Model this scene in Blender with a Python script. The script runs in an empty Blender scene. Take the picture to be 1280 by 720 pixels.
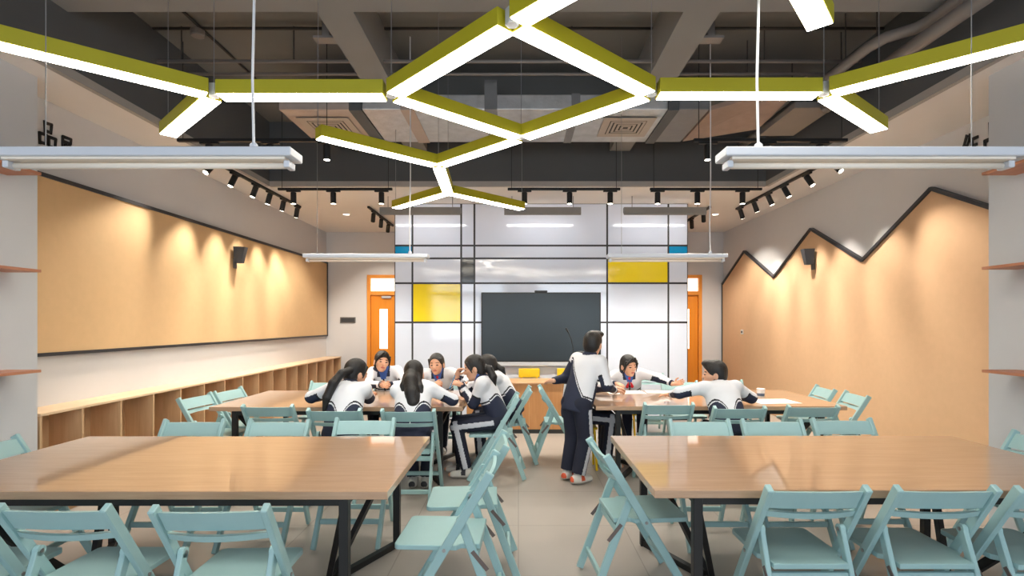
import bpy, bmesh, math, random
import numpy as np
from mathutils import Vector, Matrix

random.seed(7)
PI = math.pi
D = bpy.data
COL = bpy.context.scene.collection
scene = bpy.context.scene

# ------------------------------------------------------------------ camera model
F, H, VX, VY = 655.0, 1.55, 648.0, 403.0      # focal length (px), eye height, vanishing point
XL, XR, YB, YF = -4.0, 4.27, 10.92, -2.6      # room: left / right wall, back wall, wall behind the viewer
ZS, ZC = 4.32, 3.43                           # slab underside, white lower ceiling
TT = 0.75                                     # table top height

# ------------------------------------------------------------------ materials
def lin(c):
    return tuple(((v / 255) / 12.92 if v / 255 <= 0.04045 else ((v / 255 + 0.055) / 1.055) ** 2.4) for v in c) + (1.0,)

def new_mat(name):
    m = D.materials.new(name); m.use_nodes = True
    nt = m.node_tree
    return m, nt, nt.nodes['Principled BSDF']

def mat(name, rgb, rough=0.5, metal=0.0, var=0.06, scale=6.0, bump=0.0, bscale=60.0, spec=0.5, coat=0.0, stretch=None):
    """plain painted / moulded surface with a faint procedural variation"""
    m, nt, b = new_mat(name)
    N = nt.nodes; L = nt.links
    tc = N.new('ShaderNodeTexCoord'); mp = N.new('ShaderNodeMapping')
    if stretch: mp.inputs['Scale'].default_value = stretch
    L.new(tc.outputs['Object'], mp.inputs['Vector'])
    ns = N.new('ShaderNodeTexNoise'); ns.inputs['Scale'].default_value = scale; ns.inputs['Detail'].default_value = 4
    L.new(mp.outputs['Vector'], ns.inputs['Vector'])
    mx = N.new('ShaderNodeMix'); mx.data_type = 'RGBA'
    c = lin(rgb)
    mx.inputs['A'].default_value = tuple(max(0, v * (1 - var)) for v in c[:3]) + (1,)
    mx.inputs['B'].default_value = tuple(min(1, v * (1 + var)) for v in c[:3]) + (1,)
    L.new(ns.outputs['Fac'], mx.inputs['Factor']); L.new(mx.outputs['Result'], b.inputs['Base Color'])
    b.inputs['Roughness'].default_value = rough; b.inputs['Metallic'].default_value = metal
    b.inputs['Specular IOR Level'].default_value = spec
    b.inputs['Coat Weight'].default_value = coat; b.inputs['Coat Roughness'].default_value = 0.1
    if bump:
        n2 = N.new('ShaderNodeTexNoise'); n2.inputs['Scale'].default_value = bscale
        L.new(mp.outputs['Vector'], n2.inputs['Vector'])
        bp = N.new('ShaderNodeBump'); bp.inputs['Strength'].default_value = bump; bp.inputs['Distance'].default_value = 0.004
        L.new(n2.outputs['Fac'], bp.inputs['Height']); L.new(bp.outputs['Normal'], b.inputs['Normal'])
    return m

def wood(name, c1, c2, rough=0.35, stretch=(0.7, 9, 9), scale=4.0, coat=0.0):
    m, nt, b = new_mat(name)
    N = nt.nodes; L = nt.links
    tc = N.new('ShaderNodeTexCoord'); mp = N.new('ShaderNodeMapping')
    mp.inputs['Scale'].default_value = stretch
    L.new(tc.outputs['Object'], mp.inputs['Vector'])
    n1 = N.new('ShaderNodeTexNoise'); n1.inputs['Scale'].default_value = scale; n1.inputs['Detail'].default_value = 8
    n1.inputs['Roughness'].default_value = 0.65; n1.inputs['Distortion'].default_value = 0.6
    L.new(mp.outputs['Vector'], n1.inputs['Vector'])
    r = N.new('ShaderNodeValToRGB')
    r.color_ramp.elements[0].position = 0.3; r.color_ramp.elements[0].color = lin(c1)
    r.color_ramp.elements[1].position = 0.7; r.color_ramp.elements[1].color = lin(c2)
    L.new(n1.outputs['Fac'], r.inputs['Fac']); L.new(r.outputs['Color'], b.inputs['Base Color'])
    b.inputs['Roughness'].default_value = rough
    b.inputs['Coat Weight'].default_value = coat; b.inputs['Coat Roughness'].default_value = 0.045
    return m

def emit(name, rgb, s):
    m, nt, b = new_mat(name)
    b.inputs['Base Color'].default_value = lin(rgb)
    b.inputs['Emission Color'].default_value = lin(rgb); b.inputs['Emission Strength'].default_value = s
    return m

def floor_mat():
    m, nt, b = new_mat('greige_floor_tile')
    N = nt.nodes; L = nt.links
    tc = N.new('ShaderNodeTexCoord'); mp = N.new('ShaderNodeMapping')
    L.new(tc.outputs['Object'], mp.inputs['Vector'])
    br = N.new('ShaderNodeTexBrick'); br.offset = 0.0
    br.inputs['Scale'].default_value = 1.0; br.inputs['Brick Width'].default_value = 0.8; br.inputs['Row Height'].default_value = 0.8
    br.inputs['Mortar Size'].default_value = 0.004; br.inputs['Bias'].default_value = 0
    br.inputs['Color1'].default_value = lin((178, 170, 162)); br.inputs['Color2'].default_value = lin((174, 166, 158))
    br.inputs['Mortar'].default_value = lin((152, 144, 136))
    L.new(mp.outputs['Vector'], br.inputs['Vector'])
    ns = N.new('ShaderNodeTexNoise'); ns.inputs['Scale'].default_value = 1.7; ns.inputs['Detail'].default_value = 6
    L.new(mp.outputs['Vector'], ns.inputs['Vector'])
    mx = N.new('ShaderNodeMix'); mx.data_type = 'RGBA'; mx.blend_type = 'MULTIPLY'
    mx.inputs['Factor'].default_value = 1.0
    rp = N.new('ShaderNodeValToRGB')
    rp.color_ramp.elements[0].color = (0.88, 0.88, 0.88, 1); rp.color_ramp.elements[1].color = (1.0, 1.0, 1.0, 1)
    L.new(ns.outputs['Fac'], rp.inputs['Fac'])
    L.new(br.outputs['Color'], mx.inputs['A']); L.new(rp.outputs['Color'], mx.inputs['B'])
    L.new(mx.outputs['Result'], b.inputs['Base Color'])
    b.inputs['Roughness'].default_value = 0.3; b.inputs['Specular IOR Level'].default_value = 0.4
    return m

M = {}
M['floor'] = floor_mat()
M['white_wall'] = mat('white_wall_paint', (212, 211, 212), 0.75, var=0.02, bump=0.05, bscale=200)
M['white_ceiling'] = mat('white_ceiling_paint', (230, 226, 222), 0.8, var=0.02)
M['pillar'] = mat('white_pillar_paint', (204, 206, 209), 0.75, var=0.02)
M['slab'] = mat('grey_brown_slab_paint', (114, 113, 111), 0.85, var=0.12, scale=2.0, bump=0.3, bscale=30)
M['beam'] = mat('grey_beam_paint', (132, 131, 130), 0.85, var=0.08, scale=2.0, bump=0.2, bscale=30)
M['dark_face'] = mat('charcoal_bulkhead_paint', (84, 86, 88), 0.8, var=0.06, scale=2.0)
M['edge_trim'] = mat('pale_grey_edge_strip', (168, 164, 160), 0.6)
M['felt'] = mat('tan_pinboard_felt', (216, 180, 134), 0.85, var=0.05, scale=14, bump=0.25, bscale=260)
M['felt_r'] = mat('warm_tan_pinboard_felt', (214, 176, 138), 0.85, var=0.05, scale=14, bump=0.25, bscale=260)
M['black'] = mat('black_metal', (26, 26, 27), 0.45, var=0.1)
M['black_track'] = mat('black_track_metal', (20, 20, 20), 0.5, var=0.1)
M['dark_strip'] = mat('dark_grey_strip', (48, 48, 52), 0.4)
M['oak'] = wood('oak_table_laminate', (176, 140, 109), (197, 162, 131), 0.3, (0.9, 14, 14), 3.0, coat=1.0)
M['oak_edge'] = wood('oak_table_edge', (176, 138, 116), (190, 152, 128), 0.4, (0.9, 14, 14), 3.0)
M['shelf_wood'] = wood('pale_oak_shelving', (196, 158, 118), (214, 178, 138), 0.5, (9, 9, 0.6), 2.6)
M['shelf_top'] = wood('pale_oak_shelf_top', (226, 194, 156), (236, 206, 170), 0.45, (9, 0.6, 9), 2.6)
M['shelf_red'] = wood('reddish_wood_board', (172, 112, 84), (190, 130, 98), 0.5, (9, 0.6, 9), 3)
M['desk'] = wood('honey_wood_desk', (196, 140, 90), (210, 156, 104), 0.4, (9, 9, 0.7), 2.6)
M['desk_top'] = wood('honey_wood_desk_top', (206, 160, 116), (220, 176, 132), 0.35, (0.7, 9, 9), 2.6)
M['mint'] = mat('mint_chair_paint', (158, 193, 194), 0.42, var=0.04, scale=9)
M['steel'] = mat('zinc_hardware', (170, 168, 166), 0.3, 0.9)
M['brown_steel'] = mat('brown_steel_link', (120, 108, 104), 0.4, 0.6)
M['door'] = wood('orange_door_veneer', (228, 138, 30), (236, 148, 40), 0.4, (9, 9, 0.6), 2.2)
M['door_frame'] = wood('orange_door_frame', (230, 146, 56), (238, 156, 66), 0.4, (9, 9, 0.6), 2.2)
M['glow_glass'] = emit('self_glowing_door_glass', (255, 250, 240), 1.3)  # daylight beyond the doors is put in as the panes' own glow
M['glass_white'] = mat('white_backpainted_glass', (222, 230, 246), 0.07, var=0.01, coat=0.3, spec=0.6)
M['glass_yellow'] = mat('yellow_backpainted_glass', (250, 222, 30), 0.08, var=0.02, coat=0.3)
M['glass_blue'] = mat('blue_backpainted_glass', (20, 150, 206), 0.08, var=0.02, coat=0.3)
M['glass_grey'] = mat('grey_backpainted_glass', (78, 80, 82), 0.08, var=0.02, coat=0.3)
M['screen'] = mat('dark_display_glass', (40, 50, 57), 0.3, var=0.03, spec=0.35)
M['silver'] = mat('silver_plastic', (196, 200, 206), 0.35, 0.2)
M['lime'] = mat('yellow_green_lamp_housing', (172, 163, 26), 0.5, var=0.04)
M['lamp_on'] = emit('warm_white_led', (255, 248, 234), 20.0)
M['lamp_white'] = mat('white_lamp_metal', (206, 210, 218), 0.4, var=0.02)
M['tube'] = mat('cream_lamp_tube', (236, 226, 212), 0.35, var=0.02)
M['lamp_dim'] = emit('board_lamp_tube', (255, 252, 248), 12.0)
M['lens'] = emit('lit_spot_lens', (255, 246, 228), 14.0)
M['grey_lamp'] = mat('grey_board_lamp', (132, 132, 132), 0.5)
M['foil'] = mat('silver_foil_insulation', (196, 197, 199), 0.42, 0.6, var=0.25, scale=9, bump=1.0, bscale=26)
M['foil_dull'] = mat('dull_duct_wrap', (128, 128, 130), 0.5, 0.3, var=0.15, scale=6, bump=0.6, bscale=14)
M['pink_board'] = mat('pinkish_duct_board', (176, 160, 150), 0.7, var=0.1, scale=8)
M['brown_wrap'] = mat('brown_duct_wrap', (150, 128, 116), 0.7, var=0.2, scale=10, bump=0.6, bscale=18)
M['vent'] = mat('beige_vent_metal', (172, 160, 148), 0.5)
M['vent_dark'] = mat('vent_throat', (40, 38, 36), 0.7)
M['pipe'] = mat('grey_pipe_paint', (128, 122, 118), 0.5, 0.2)
M['pipe_dark'] = mat('dark_pipe_paint', (58, 55, 53), 0.6)
M['cable_white'] = mat('white_cable', (222, 222, 224), 0.5)
M['wire'] = mat('steel_wire', (150, 150, 152), 0.4, 0.6)
M['speaker'] = mat('dark_speaker_plastic', (58, 60, 64), 0.5)
M['plate_grey'] = mat('grey_panel_plate', (112, 106, 102), 0.5)
M['plate_white'] = mat('white_switch_plate', (230, 226, 220), 0.4)
M['ink'] = mat('black_lettering', (24, 22, 21), 0.5)
M['yellow_plastic'] = mat('yellow_plastic', (246, 204, 30), 0.4, var=0.03)
M['paper'] = mat('white_paper', (244, 244, 242), 0.7, var=0.01)
M['cup_blue'] = mat('blue_grey_cup_band', (92, 112, 140), 0.5)
# people
M['skin'] = mat('skin', (216, 166, 136), 0.5, var=0.04, scale=20)
M['lip'] = mat('lip', (186, 104, 94), 0.45)
M['eye_dark'] = mat('dark_eye', (28, 20, 18), 0.3)
M['hair'] = mat('black_hair', (24, 20, 19), 0.48, var=0.4, scale=14, bump=1.0, bscale=45, stretch=(3, 3, 0.35))
M['jk_white'] = mat('white_jacket_cloth', (222, 223, 228), 0.8, var=0.03, scale=8, bump=0.35, bscale=16)
M['jk_navy'] = mat('navy_jacket_cloth', (34, 40, 62), 0.8, var=0.12, scale=8, bump=0.35, bscale=16)
M['jk_black'] = mat('black_jacket_piping', (20, 20, 26), 0.8)
M['tr_navy'] = mat('navy_trouser_cloth', (28, 32, 50), 0.85, var=0.12, scale=8, bump=0.35, bscale=16)
M['tr_stripe'] = mat('pale_grey_trouser_stripe', (206, 208, 216), 0.8)
M['shirt_blue'] = mat('blue_shirt_cloth', (64, 96, 168), 0.8)
M['scarf_red'] = mat('red_scarf_cloth', (206, 30, 44), 0.7)
M['shoe_white'] = mat('white_shoe', (216, 212, 206), 0.6)
M['shoe_dark'] = mat('dark_shoe_patch', (60, 60, 66), 0.6)
M['shoe_orange'] = mat('orange_shoe_patch', (226, 96, 60), 0.6)
M['sole'] = mat('shoe_sole', (186, 180, 172), 0.7)

# ------------------------------------------------------------------ mesh helpers
class MB:
    """collects shapes and links them as ONE mesh object"""
    def __init__(s): s.v = []; s.f = []
    def add(s, vs, fs):
        o = len(s.v); s.v += [tuple(v) for v in vs]; s.f += [tuple(i + o for i in f) for f in fs]; return s
    def bmadd(s, bm):
        bm.verts.ensure_lookup_table(); bm.verts.index_update()
        s.add([v.co[:] for v in bm.verts], [[v.index for v in f.verts] for f in bm.faces]); bm.free(); return s
    def box(s, x0, x1, y0, y1, z0, z1, bev=0.0, seg=1):
        return s.obox(Matrix.Translation(((x0 + x1) / 2, (y0 + y1) / 2, (z0 + z1) / 2)), (x1 - x0, y1 - y0, z1 - z0), bev, seg)
    def obox(s, mx, size, bev=0.0, seg=1):
        bm = bmesh.new(); bmesh.ops.create_cube(bm, size=1.0)
        bmesh.ops.scale(bm, vec=size, verts=bm.verts)
        if bev: bmesh.ops.bevel(bm, geom=bm.edges[:] + bm.verts[:], offset=bev, segments=seg, profile=0.5, affect='EDGES')
        bmesh.ops.transform(bm, matrix=mx, verts=bm.verts)
        return s.bmadd(bm)
    def bar(s, a, b, w, h, up=(0, 0, 1), bev=0.0, seg=1):
        """rectangular bar from a to b; w across, h along 'up'"""
        a, b = Vector(a), Vector(b); d = b - a; L = d.length; d.normalize()
        u = Vector(up); u = (u - d * u.dot(d))
        if u.length < 1e-5: u = Vector((0, 1, 0)) - d * d.y
        u.normalize(); x = u.cross(d) ; x.normalize()
        R = Matrix((x, d, u)).transposed().to_4x4()
        return s.obox(Matrix.Translation((a + b) / 2) @ R, (w, L, h), bev, seg)
    def tube(s, pts, r, n=8, cap=True):
        pts = [Vector(p) for p in pts]; rs = r if isinstance(r, (list, tuple)) else [r] * len(pts)
        vs, fs = [], []; ref = None
        for i, p in enumerate(pts):
            d = (pts[min(i + 1, len(pts) - 1)] - pts[max(i - 1, 0)]).normalized()
            if ref is None: ref = Vector((0, 0, 1)) if abs(d.z) < 0.9 else Vector((1, 0, 0))
            x = (ref - d * ref.dot(d)).normalized(); y = d.cross(x); ref = x
            for k in range(n):
                t = 2 * PI * k / n; vs.append(p + (x * math.cos(t) + y * math.sin(t)) * rs[i])
        for i in range(len(pts) - 1):
            for k in range(n):
                k2 = (k + 1) % n; fs.append((i * n + k, i * n + k2, (i + 1) * n + k2, (i + 1) * n + k))
        if cap:
            fs.append(tuple(range(n))[::-1]); fs.append(tuple((len(pts) - 1) * n + k for k in range(n)))
        return s.add(vs, fs)
    def lathe(s, prof, n=16, mx=None):
        vs, fs = [], []
        for (r, z) in prof:
            for k in range(n):
                t = 2 * PI * k / n; v = Vector((r * math.cos(t), r * math.sin(t), z)); vs.append(mx @ v if mx else v)
        for i in range(len(prof) - 1):
            for k in range(n):
                k2 = (k + 1) % n; fs.append((i * n + k, i * n + k2, (i + 1) * n + k2, (i + 1) * n + k))
        fs.append(tuple(range(n))[::-1]); fs.append(tuple((len(prof) - 1) * n + k for k in range(n)))
        return s.add(vs, fs)
    def prism(s, poly, mx, depth, bev=0.0):
        """polygon in local xy extruded along local +z"""
        bm = bmesh.new()
        vs = [bm.verts.new((p[0], p[1], 0)) for p in poly]; f = bm.faces.new(vs)
        r = bmesh.ops.extrude_face_region(bm, geom=[f])
        bmesh.ops.translate(bm, vec=(0, 0, depth), verts=[e for e in r['geom'] if isinstance(e, bmesh.types.BMVert)])
        bmesh.ops.recalc_face_normals(bm, faces=bm.faces[:])
        if bev: bmesh.ops.bevel(bm, geom=bm.edges[:] + bm.verts[:], offset=bev, segments=1, profile=0.5, affect='EDGES')
        bmesh.ops.transform(bm, matrix=mx, verts=bm.verts)
        return s.bmadd(bm)
    def mesh(s, name, smooth=False):
        me = D.meshes.new(name); me.from_pydata(s.v, [], s.f); me.validate(); me.update()
        bm = bmesh.new(); bm.from_mesh(me); bmesh.ops.recalc_face_normals(bm, faces=bm.faces[:]); bm.to_mesh(me); bm.free()
        if smooth:
            for p in me.polygons: p.use_smooth = True
        return me
    def build(s, name, m, parent=None, smooth=False, loc=None, rot=None):
        me = s.mesh(name, smooth); me.materials.append(m)
        o = D.objects.new(name, me); COL.objects.link(o)
        if parent: o.parent = parent
        if loc: o.location = loc
        if rot: o.rotation_euler = rot
        return o

def empty(name, loc=(0, 0, 0), rz=0):
    o = D.objects.new(name, None); COL.objects.link(o); o.location = loc; o.rotation_euler = (0, 0, rz); o.empty_display_size = 0.1
    return o
def tag(o, label, cat, group=None, kind=None):
    o['label'] = label; o['category'] = cat
    if group: o['group'] = group
    if kind: o['kind'] = kind
    return o
def struct(o, label=None, cat=None):
    o['kind'] = 'structure'
    if label: o['label'] = label
    if cat: o['category'] = cat
    return o
def kids(o): return [c for c in D.objects if c.parent == o]
def copy_tree(o, ch, parent=None):
    c = o.copy(); COL.objects.link(c); c.parent = parent
    for k in ch.get(o.name, []): copy_tree(k, ch, c)
    return c
def child_map(root):
    m = {}
    def rec(o):
        m[o.name] = kids(o)
        for k in m[o.name]: rec(k)
    rec(root); return m

# ------------------------------------------------------------------ room shell
fl = struct(MB().box(XL - 0.3, XR + 0.3, YF - 0.2, YB + 0.2, -0.1, 0).build('floor', M['floor']), 'greige tiled floor', 'floor')
struct(MB().box(XL - 0.2, XL, YF, YB, 0, ZS).build('wall_left', M['white_wall']), 'white painted left wall', 'wall')
struct(MB().box(XR, XR + 0.2, YF, YB, 0, ZS).build('wall_right', M['white_wall']), 'white painted right wall', 'wall')
# back wall with two door openings
DL0, DL1, DR0, DR1, DH = -3.15, -2.15, 2.82, 3.82, 2.54
b = MB()
for x0, x1, z0, z1 in ((XL - 0.2, DL0, 0, ZS), (DL1, DR0, 0, ZS), (DR1, XR + 0.2, 0, ZS), (DL0, DL1, DH, ZS), (DR0, DR1, DH, ZS)):
    b.box(x0, x1, YB, YB + 0.16, z0, z1)
struct(b.build('wall_back', M['white_wall']), 'white back wall of the room with two door openings', 'wall')
# wall behind the viewer with two windows
WN = ((-3.2, -0.5), (0.7, 3.4)); WZ0, WZ1 = 0.9, 3.1
b = MB()
for x0, x1, z0, z1 in ((XL - 0.2, WN[0][0], 0, ZS), (WN[0][1], WN[1][0], 0, ZS), (WN[1][1], XR + 0.2, 0, ZS),
                       (WN[0][0], WN[0][1], 0, WZ0), (WN[0][0], WN[0][1], WZ1, ZS), (WN[1][0], WN[1][1], 0, WZ0), (WN[1][0], WN[1][1], WZ1, ZS)):
    b.box(x0, x1, YF - 0.2, YF, z0, z1)
struct(b.build('wall_front', M['white_wall']), 'wall behind the viewer with two windows', 'wall')
for i, (x0, x1) in enumerate(WN):
    b = MB()
    for k in range(4):
        x = x0 + (x1 - x0 - 0.05) * k / 3
        b.box(x, x + 0.05, YF - 0.14, YF - 0.08, WZ0, WZ1)
    b.box(x0, x1, YF - 0.14, YF - 0.08, WZ0, WZ0 + 0.05); b.box(x0, x1, YF - 0.14, YF - 0.08, WZ1 - 0.05, WZ1)
    struct(b.build('window_%d' % (i + 1), M['lamp_white']), 'white framed window behind the viewer', 'window')
# ceilings
struct(MB().box(XL - 0.2, XR + 0.2, YF - 0.2, YB + 0.2, ZS, ZS + 0.15).build('ceiling', M['slab']), 'grey brown painted slab underside', 'ceiling')
SX0, SX1, BY = -3.44, 3.42, 7.24
b = MB().box(XL, SX0, YF, YB, ZC, ZC + 0.02).box(SX1, XR, YF, YB, ZC, ZC + 0.02).box(SX0, SX1, BY, YB, ZC, ZC + 0.02)
struct(b.build('ceiling_border', M['white_ceiling']), 'white lowered ceiling along both walls and the far end', 'ceiling')
b = MB().box(SX0 - 0.04, SX0, YF, BY, ZC + 0.07, ZS).box(SX1, SX1 + 0.04, YF, BY, ZC + 0.07, ZS).box(SX0 - 0.04, SX1 + 0.04, BY, BY + 0.04, ZC + 0.07, ZS)
struct(b.build('bulkhead_wall', M['dark_face']), 'charcoal upstand around the open ceiling', 'wall')
b = MB().box(SX0 - 0.045, SX0 + 0.004, YF, BY, ZC + 0.0, ZC + 0.07).box(SX1 - 0.004, SX1 + 0.045, YF, BY, ZC, ZC + 0.07).box(SX0, SX1, BY - 0.004, BY + 0.045, ZC, ZC + 0.07)
struct(b.build('trim_1', M['edge_trim']), 'pale strip along the lower edge of the ceiling opening', 'trim')
# beams
BZ = 3.92
b = MB().box(SX0, SX1, 3.55, 4.0, BZ, ZS)
struct(b.build('beam', M['beam']), 'grey beam spanning the room across the top of the view', 'beam')
for x0, x1, lb in ((-1.54, -1.26, 'left of the middle'), (1.26, 1.54, 'right of the middle')):
    struct(MB().box(x0, x1, 4.0, BY, BZ, ZS).build('beam', M['beam']), 'grey lengthwise ceiling beam ' + lb, 'beam')
for x0, x1, lb in ((-1.54, -1.26, 'left'), (1.26, 1.54, 'right')):
    struct(MB().box(x0, x1, YF, 3.55, BZ, ZS).build('beam', M['beam']), 'grey beam over the viewer on the ' + lb, 'beam')
struct(MB().box(-1.26, 1.26, 5.9, 6.15, 4.1, ZS).build('beam', M['slab']), 'small dark cross beam between the two lengthwise beams', 'beam')
# pillars
struct(MB().box(XL, -3.69, 2.7, 4.02, 0, ZC).build('pillar', M['pillar']), 'white pillar at the left edge of the view', 'pillar')
struct(MB().box(3.59, XR, 2.7, 4.0, 0, ZC).build('pillar', M['pillar']), 'white pillar at the right edge of the view', 'pillar')
struct(MB().box(XL, XL + 0.012, YF, YB, 0, 0.09).build('baseboard_left', M['edge_trim']))
struct(MB().box(XR - 0.012, XR, YF, 4.2, 0, 0.09).build('baseboard_right', M['edge_trim']))

# doors
def door(n, x0, x1, slit0, slit1, side):
    f = MB()
    f.box(x0, x0 + 0.07, YB - 0.025, YB + 0.14, 0, DH).box(x1 - 0.07, x1, YB - 0.025, YB + 0.14, 0, DH)
    f.box(x0 + 0.07, x1 - 0.07, YB - 0.025, YB + 0.14, DH - 0.07, DH).box(x0 + 0.07, x1 - 0.07, YB - 0.025, YB + 0.14, 2.12, 2.2)
    root = struct(f.build('door_%d' % n, M['door_frame']), 'orange wooden door with a glowing fanlight at the %s of the back wall' % side, 'door')
    a, c = x0 + 0.075, x1 - 0.075
    lf = MB().box(a, slit0, YB + 0.02, YB + 0.065, 0.01, 2.115).box(slit1, c, YB + 0.02, YB + 0.065, 0.01, 2.115)
    lf.box(slit0, slit1, YB + 0.02, YB + 0.065, 0.01, 1.0).box(slit0, slit1, YB + 0.02, YB + 0.065, 1.83, 2.115)
    leaf = lf.build('door_leaf', M['door'], root)
    MB().box(slit0, slit1, YB + 0.035, YB + 0.05, 1.0, 1.83).build('vision_pane', M['glow_glass'], leaf)
    hx = a + 0.07 if slit0 > (x0 + x1) / 2 else c - 0.07
    MB().tube([(hx, YB + 0.02, 1.02), (hx, YB - 0.04, 1.02), (hx + (0.1 if slit0 > (x0 + x1) / 2 else -0.1), YB - 0.04, 1.02)], 0.009).build('door_handle', M['steel'], leaf)
    cl = MB().box(hx - 0.05 if hx > (x0+x1)/2 else hx - 0.15, hx + 0.15 if hx > (x0+x1)/2 else hx + 0.05, YB - 0.02, YB + 0.018, 2.03, 2.09, 0.004)
    MB().box(x0 + 0.3, x0 + 0.5, YB - 0.02, YB + 0.018, 2.05, 2.1, 0.004).build('door_closer', M['silver'], leaf)
    MB().box(x0 + 0.07, x1 - 0.07, YB + 0.04, YB + 0.055, 2.2, DH - 0.07).build('fanlight_pane', M['glow_glass'], root)
door(1, DL0, DL1, -2.90, -2.73, 'left')
door(2, DR0, DR1, 3.40, 3.57, 'right')
struct(MB().box(XL - 0.2, XR + 0.2, YB + 0.16, YB + 0.3, 0, ZS).build('wall_corridor', M['white_wall']), 'wall closing off beyond the doors', 'wall')

# feature wall (partition of back painted glass)
PY, PS = 8.29, 79.0
def px(x): return (x - VX) / PS
def pz(y): return H + (VY - y) / PS
pX0, pX1 = px(493), px(860)
part = struct(MB().box(pX0, pX1, PY + 0.012, PY + 0.16, 0, ZC).build('partition', M['dark_strip']), 'free standing wall of glossy white glass panes in black grid lines', 'partition')
xs = [493, 515.5, 576.5, 593, 759, 835.5, 860]
ys = [254, 307, 323, 354, 403, 560]
gap = 0.015
def cell(i0, i1, y0, y1, m, name):
    zb = max(0.0, pz(y1))
    MB().box(px(xs[i0]) + gap, px(xs[i1]) - gap, PY, PY + 0.012, zb + gap, pz(y0) - gap).build(name, M[m], part)
for i in range(6):
    mergs = [(254, 307), (307, 323), (323, 354), (354, 403), (403, 524.9)]
    for (y0, y1) in mergs:
        m = 'glass_white'; nm = 'white_pane'
        if i == 1 and (y0, y1) == (354, 403): m, nm = 'glass_yellow', 'yellow_pane'
        if i == 4 and (y0, y1) == (323, 354): m, nm = 'glass_yellow', 'yellow_pane'
        if i in (0, 5) and (y0, y1) == (307, 323): m, nm = 'glass_blue', 'blue_pane'
        if i == 2 and (y0, y1) == (323, 354): m, nm = 'glass_grey', 'grey_pane'
        if i in (0, 4, 5) and (y0, y1) == (307, 323) and i == 4: nm = 'white_pane'
        cell(i, i + 1, y0, y1, m, nm)
for c in kids(part):
    if 'yellow' in c.name: c['label'] = 'yellow glass pane'
    elif 'blue' in c.name: c['label'] = 'blue glass pane'
    elif 'grey' in c.name: c['label'] = 'dark grey glass pane'

# ------------------------------------------------------------------ wall panels
def wall_mx(X, left):
    # local x -> world Y, local y -> world Z, local z -> into the room
    return Matrix(((0, 0, 1 if left else -1, X), (1, 0, 0, 0), (0, 1, 0, 0), (0, 0, 0, 1)))
LP0, LP1, LZ0, LZ1 = 4.04, YB - 0.06, 1.295, 2.765
r = tag(empty('pinboard', (XL, 7.4, 1.3)), 'long rectangular tan felt pinboard with black edging on the left wall', 'pinboard')
inv = Matrix.Translation((-XL, -7.4, -1.3))
def build_at(mb, name, m, root, smooth=False):
    o = mb.build(name, m, None, smooth)
    o.data.transform(Matrix.Rotation(-root.rotation_euler.z, 4, 'Z') @ Matrix.Translation(-root.location)); o.parent = root; return o
build_at(MB().prism([(LP0, LZ0), (LP1, LZ0), (LP1, LZ1), (LP0, LZ1)], wall_mx(XL + 0.001, True), 0.03), 'felt_panel', M['felt'], r)
build_at(MB().box(XL + 0.001, XL + 0.045, LP0, LP1 + 0.03, LZ1, LZ1 + 0.035).box(XL + 0.001, XL + 0.045, LP1, LP1 + 0.03, LZ0 - 0.03, LZ1).box(XL + 0.001, XL + 0.04, LP0, LP1, LZ0 - 0.03, LZ0), 'frame', M['dark_strip'], r)
# mountain shaped pinboard
r = tag(empty('mountain_pinboard', (XR, 7.5, 0)), 'tan felt pinboard cut in three jagged mountain peaks on the right wall', 'pinboard')
mt = [(10.88, 2.33), (9.82, 2.87), (8.69, 2.29), (7.58, 2.89), (6.45, 2.30), (5.37, 2.91), (4.74, 2.59), (4.03, 2.23)]
poly = [(4.03, 0.005), (10.88, 0.005)] + mt
build_at(MB().prism(poly, wall_mx(XR - 0.001, False), 0.03), 'felt_panel', M['felt_r'], r)
e = MB()
for i in range(len(mt) - 1):
    (y0, z0), (y1, z1) = mt[i], mt[i + 1]
    e.bar((XR - 0.03, y0, z0 + 0.012), (XR - 0.03, y1, z1 + 0.012), 0.055, 0.035, (0, 0, 1))
e.box(XR - 0.045, XR - 0.001, 10.88, 10.905, 0.005, 2.35)
build_at(e, 'frame', M['dark_strip'], r)

# lettering on the walls
STK = {
 'pin': [[(.34, .98), (.36, .58)], [(.34, .92), (.72, .96), (.68, .6)], [(.36, .62), (.68, .64)],
         [(.06, .48), (.08, .06)], [(.06, .46), (.42, .48), (.40, .1)], [(.08, .12), (.40, .12)],
         [(.56, .46), (.58, .04)], [(.56, .44), (.96, .46), (.92, .06)], [(.58, .08), (.92, .08)]],
 'zhan': [[(.24, .95), (.84, .97), (.82, .76)], [(.24, .76), (.82, .77)], [(.24, .95), (.22, .5), (.02, .05)],
          [(.36, .62), (.9, .63)], [(.48, .72), (.48, .46)], [(.72, .72), (.72, .46)], [(.28, .45), (.96, .46)],
          [(.42, .44), (.40, .1), (.58, .2)], [(.56, .42), (.96, .06)], [(.86, .34), (.66, .24)]],
 'zuo': [[(.36, .98), (.2, .66), (.02, .46)], [(.22, .66), (.23, .02)], [(.56, .98), (.5, .76), (.38, .6)],
         [(.5, .76), (.98, .78)], [(.66, .76), (.66, .02)], [(.66, .52), (.92, .53)], [(.66, .3), (.94, .31)]]}
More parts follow.
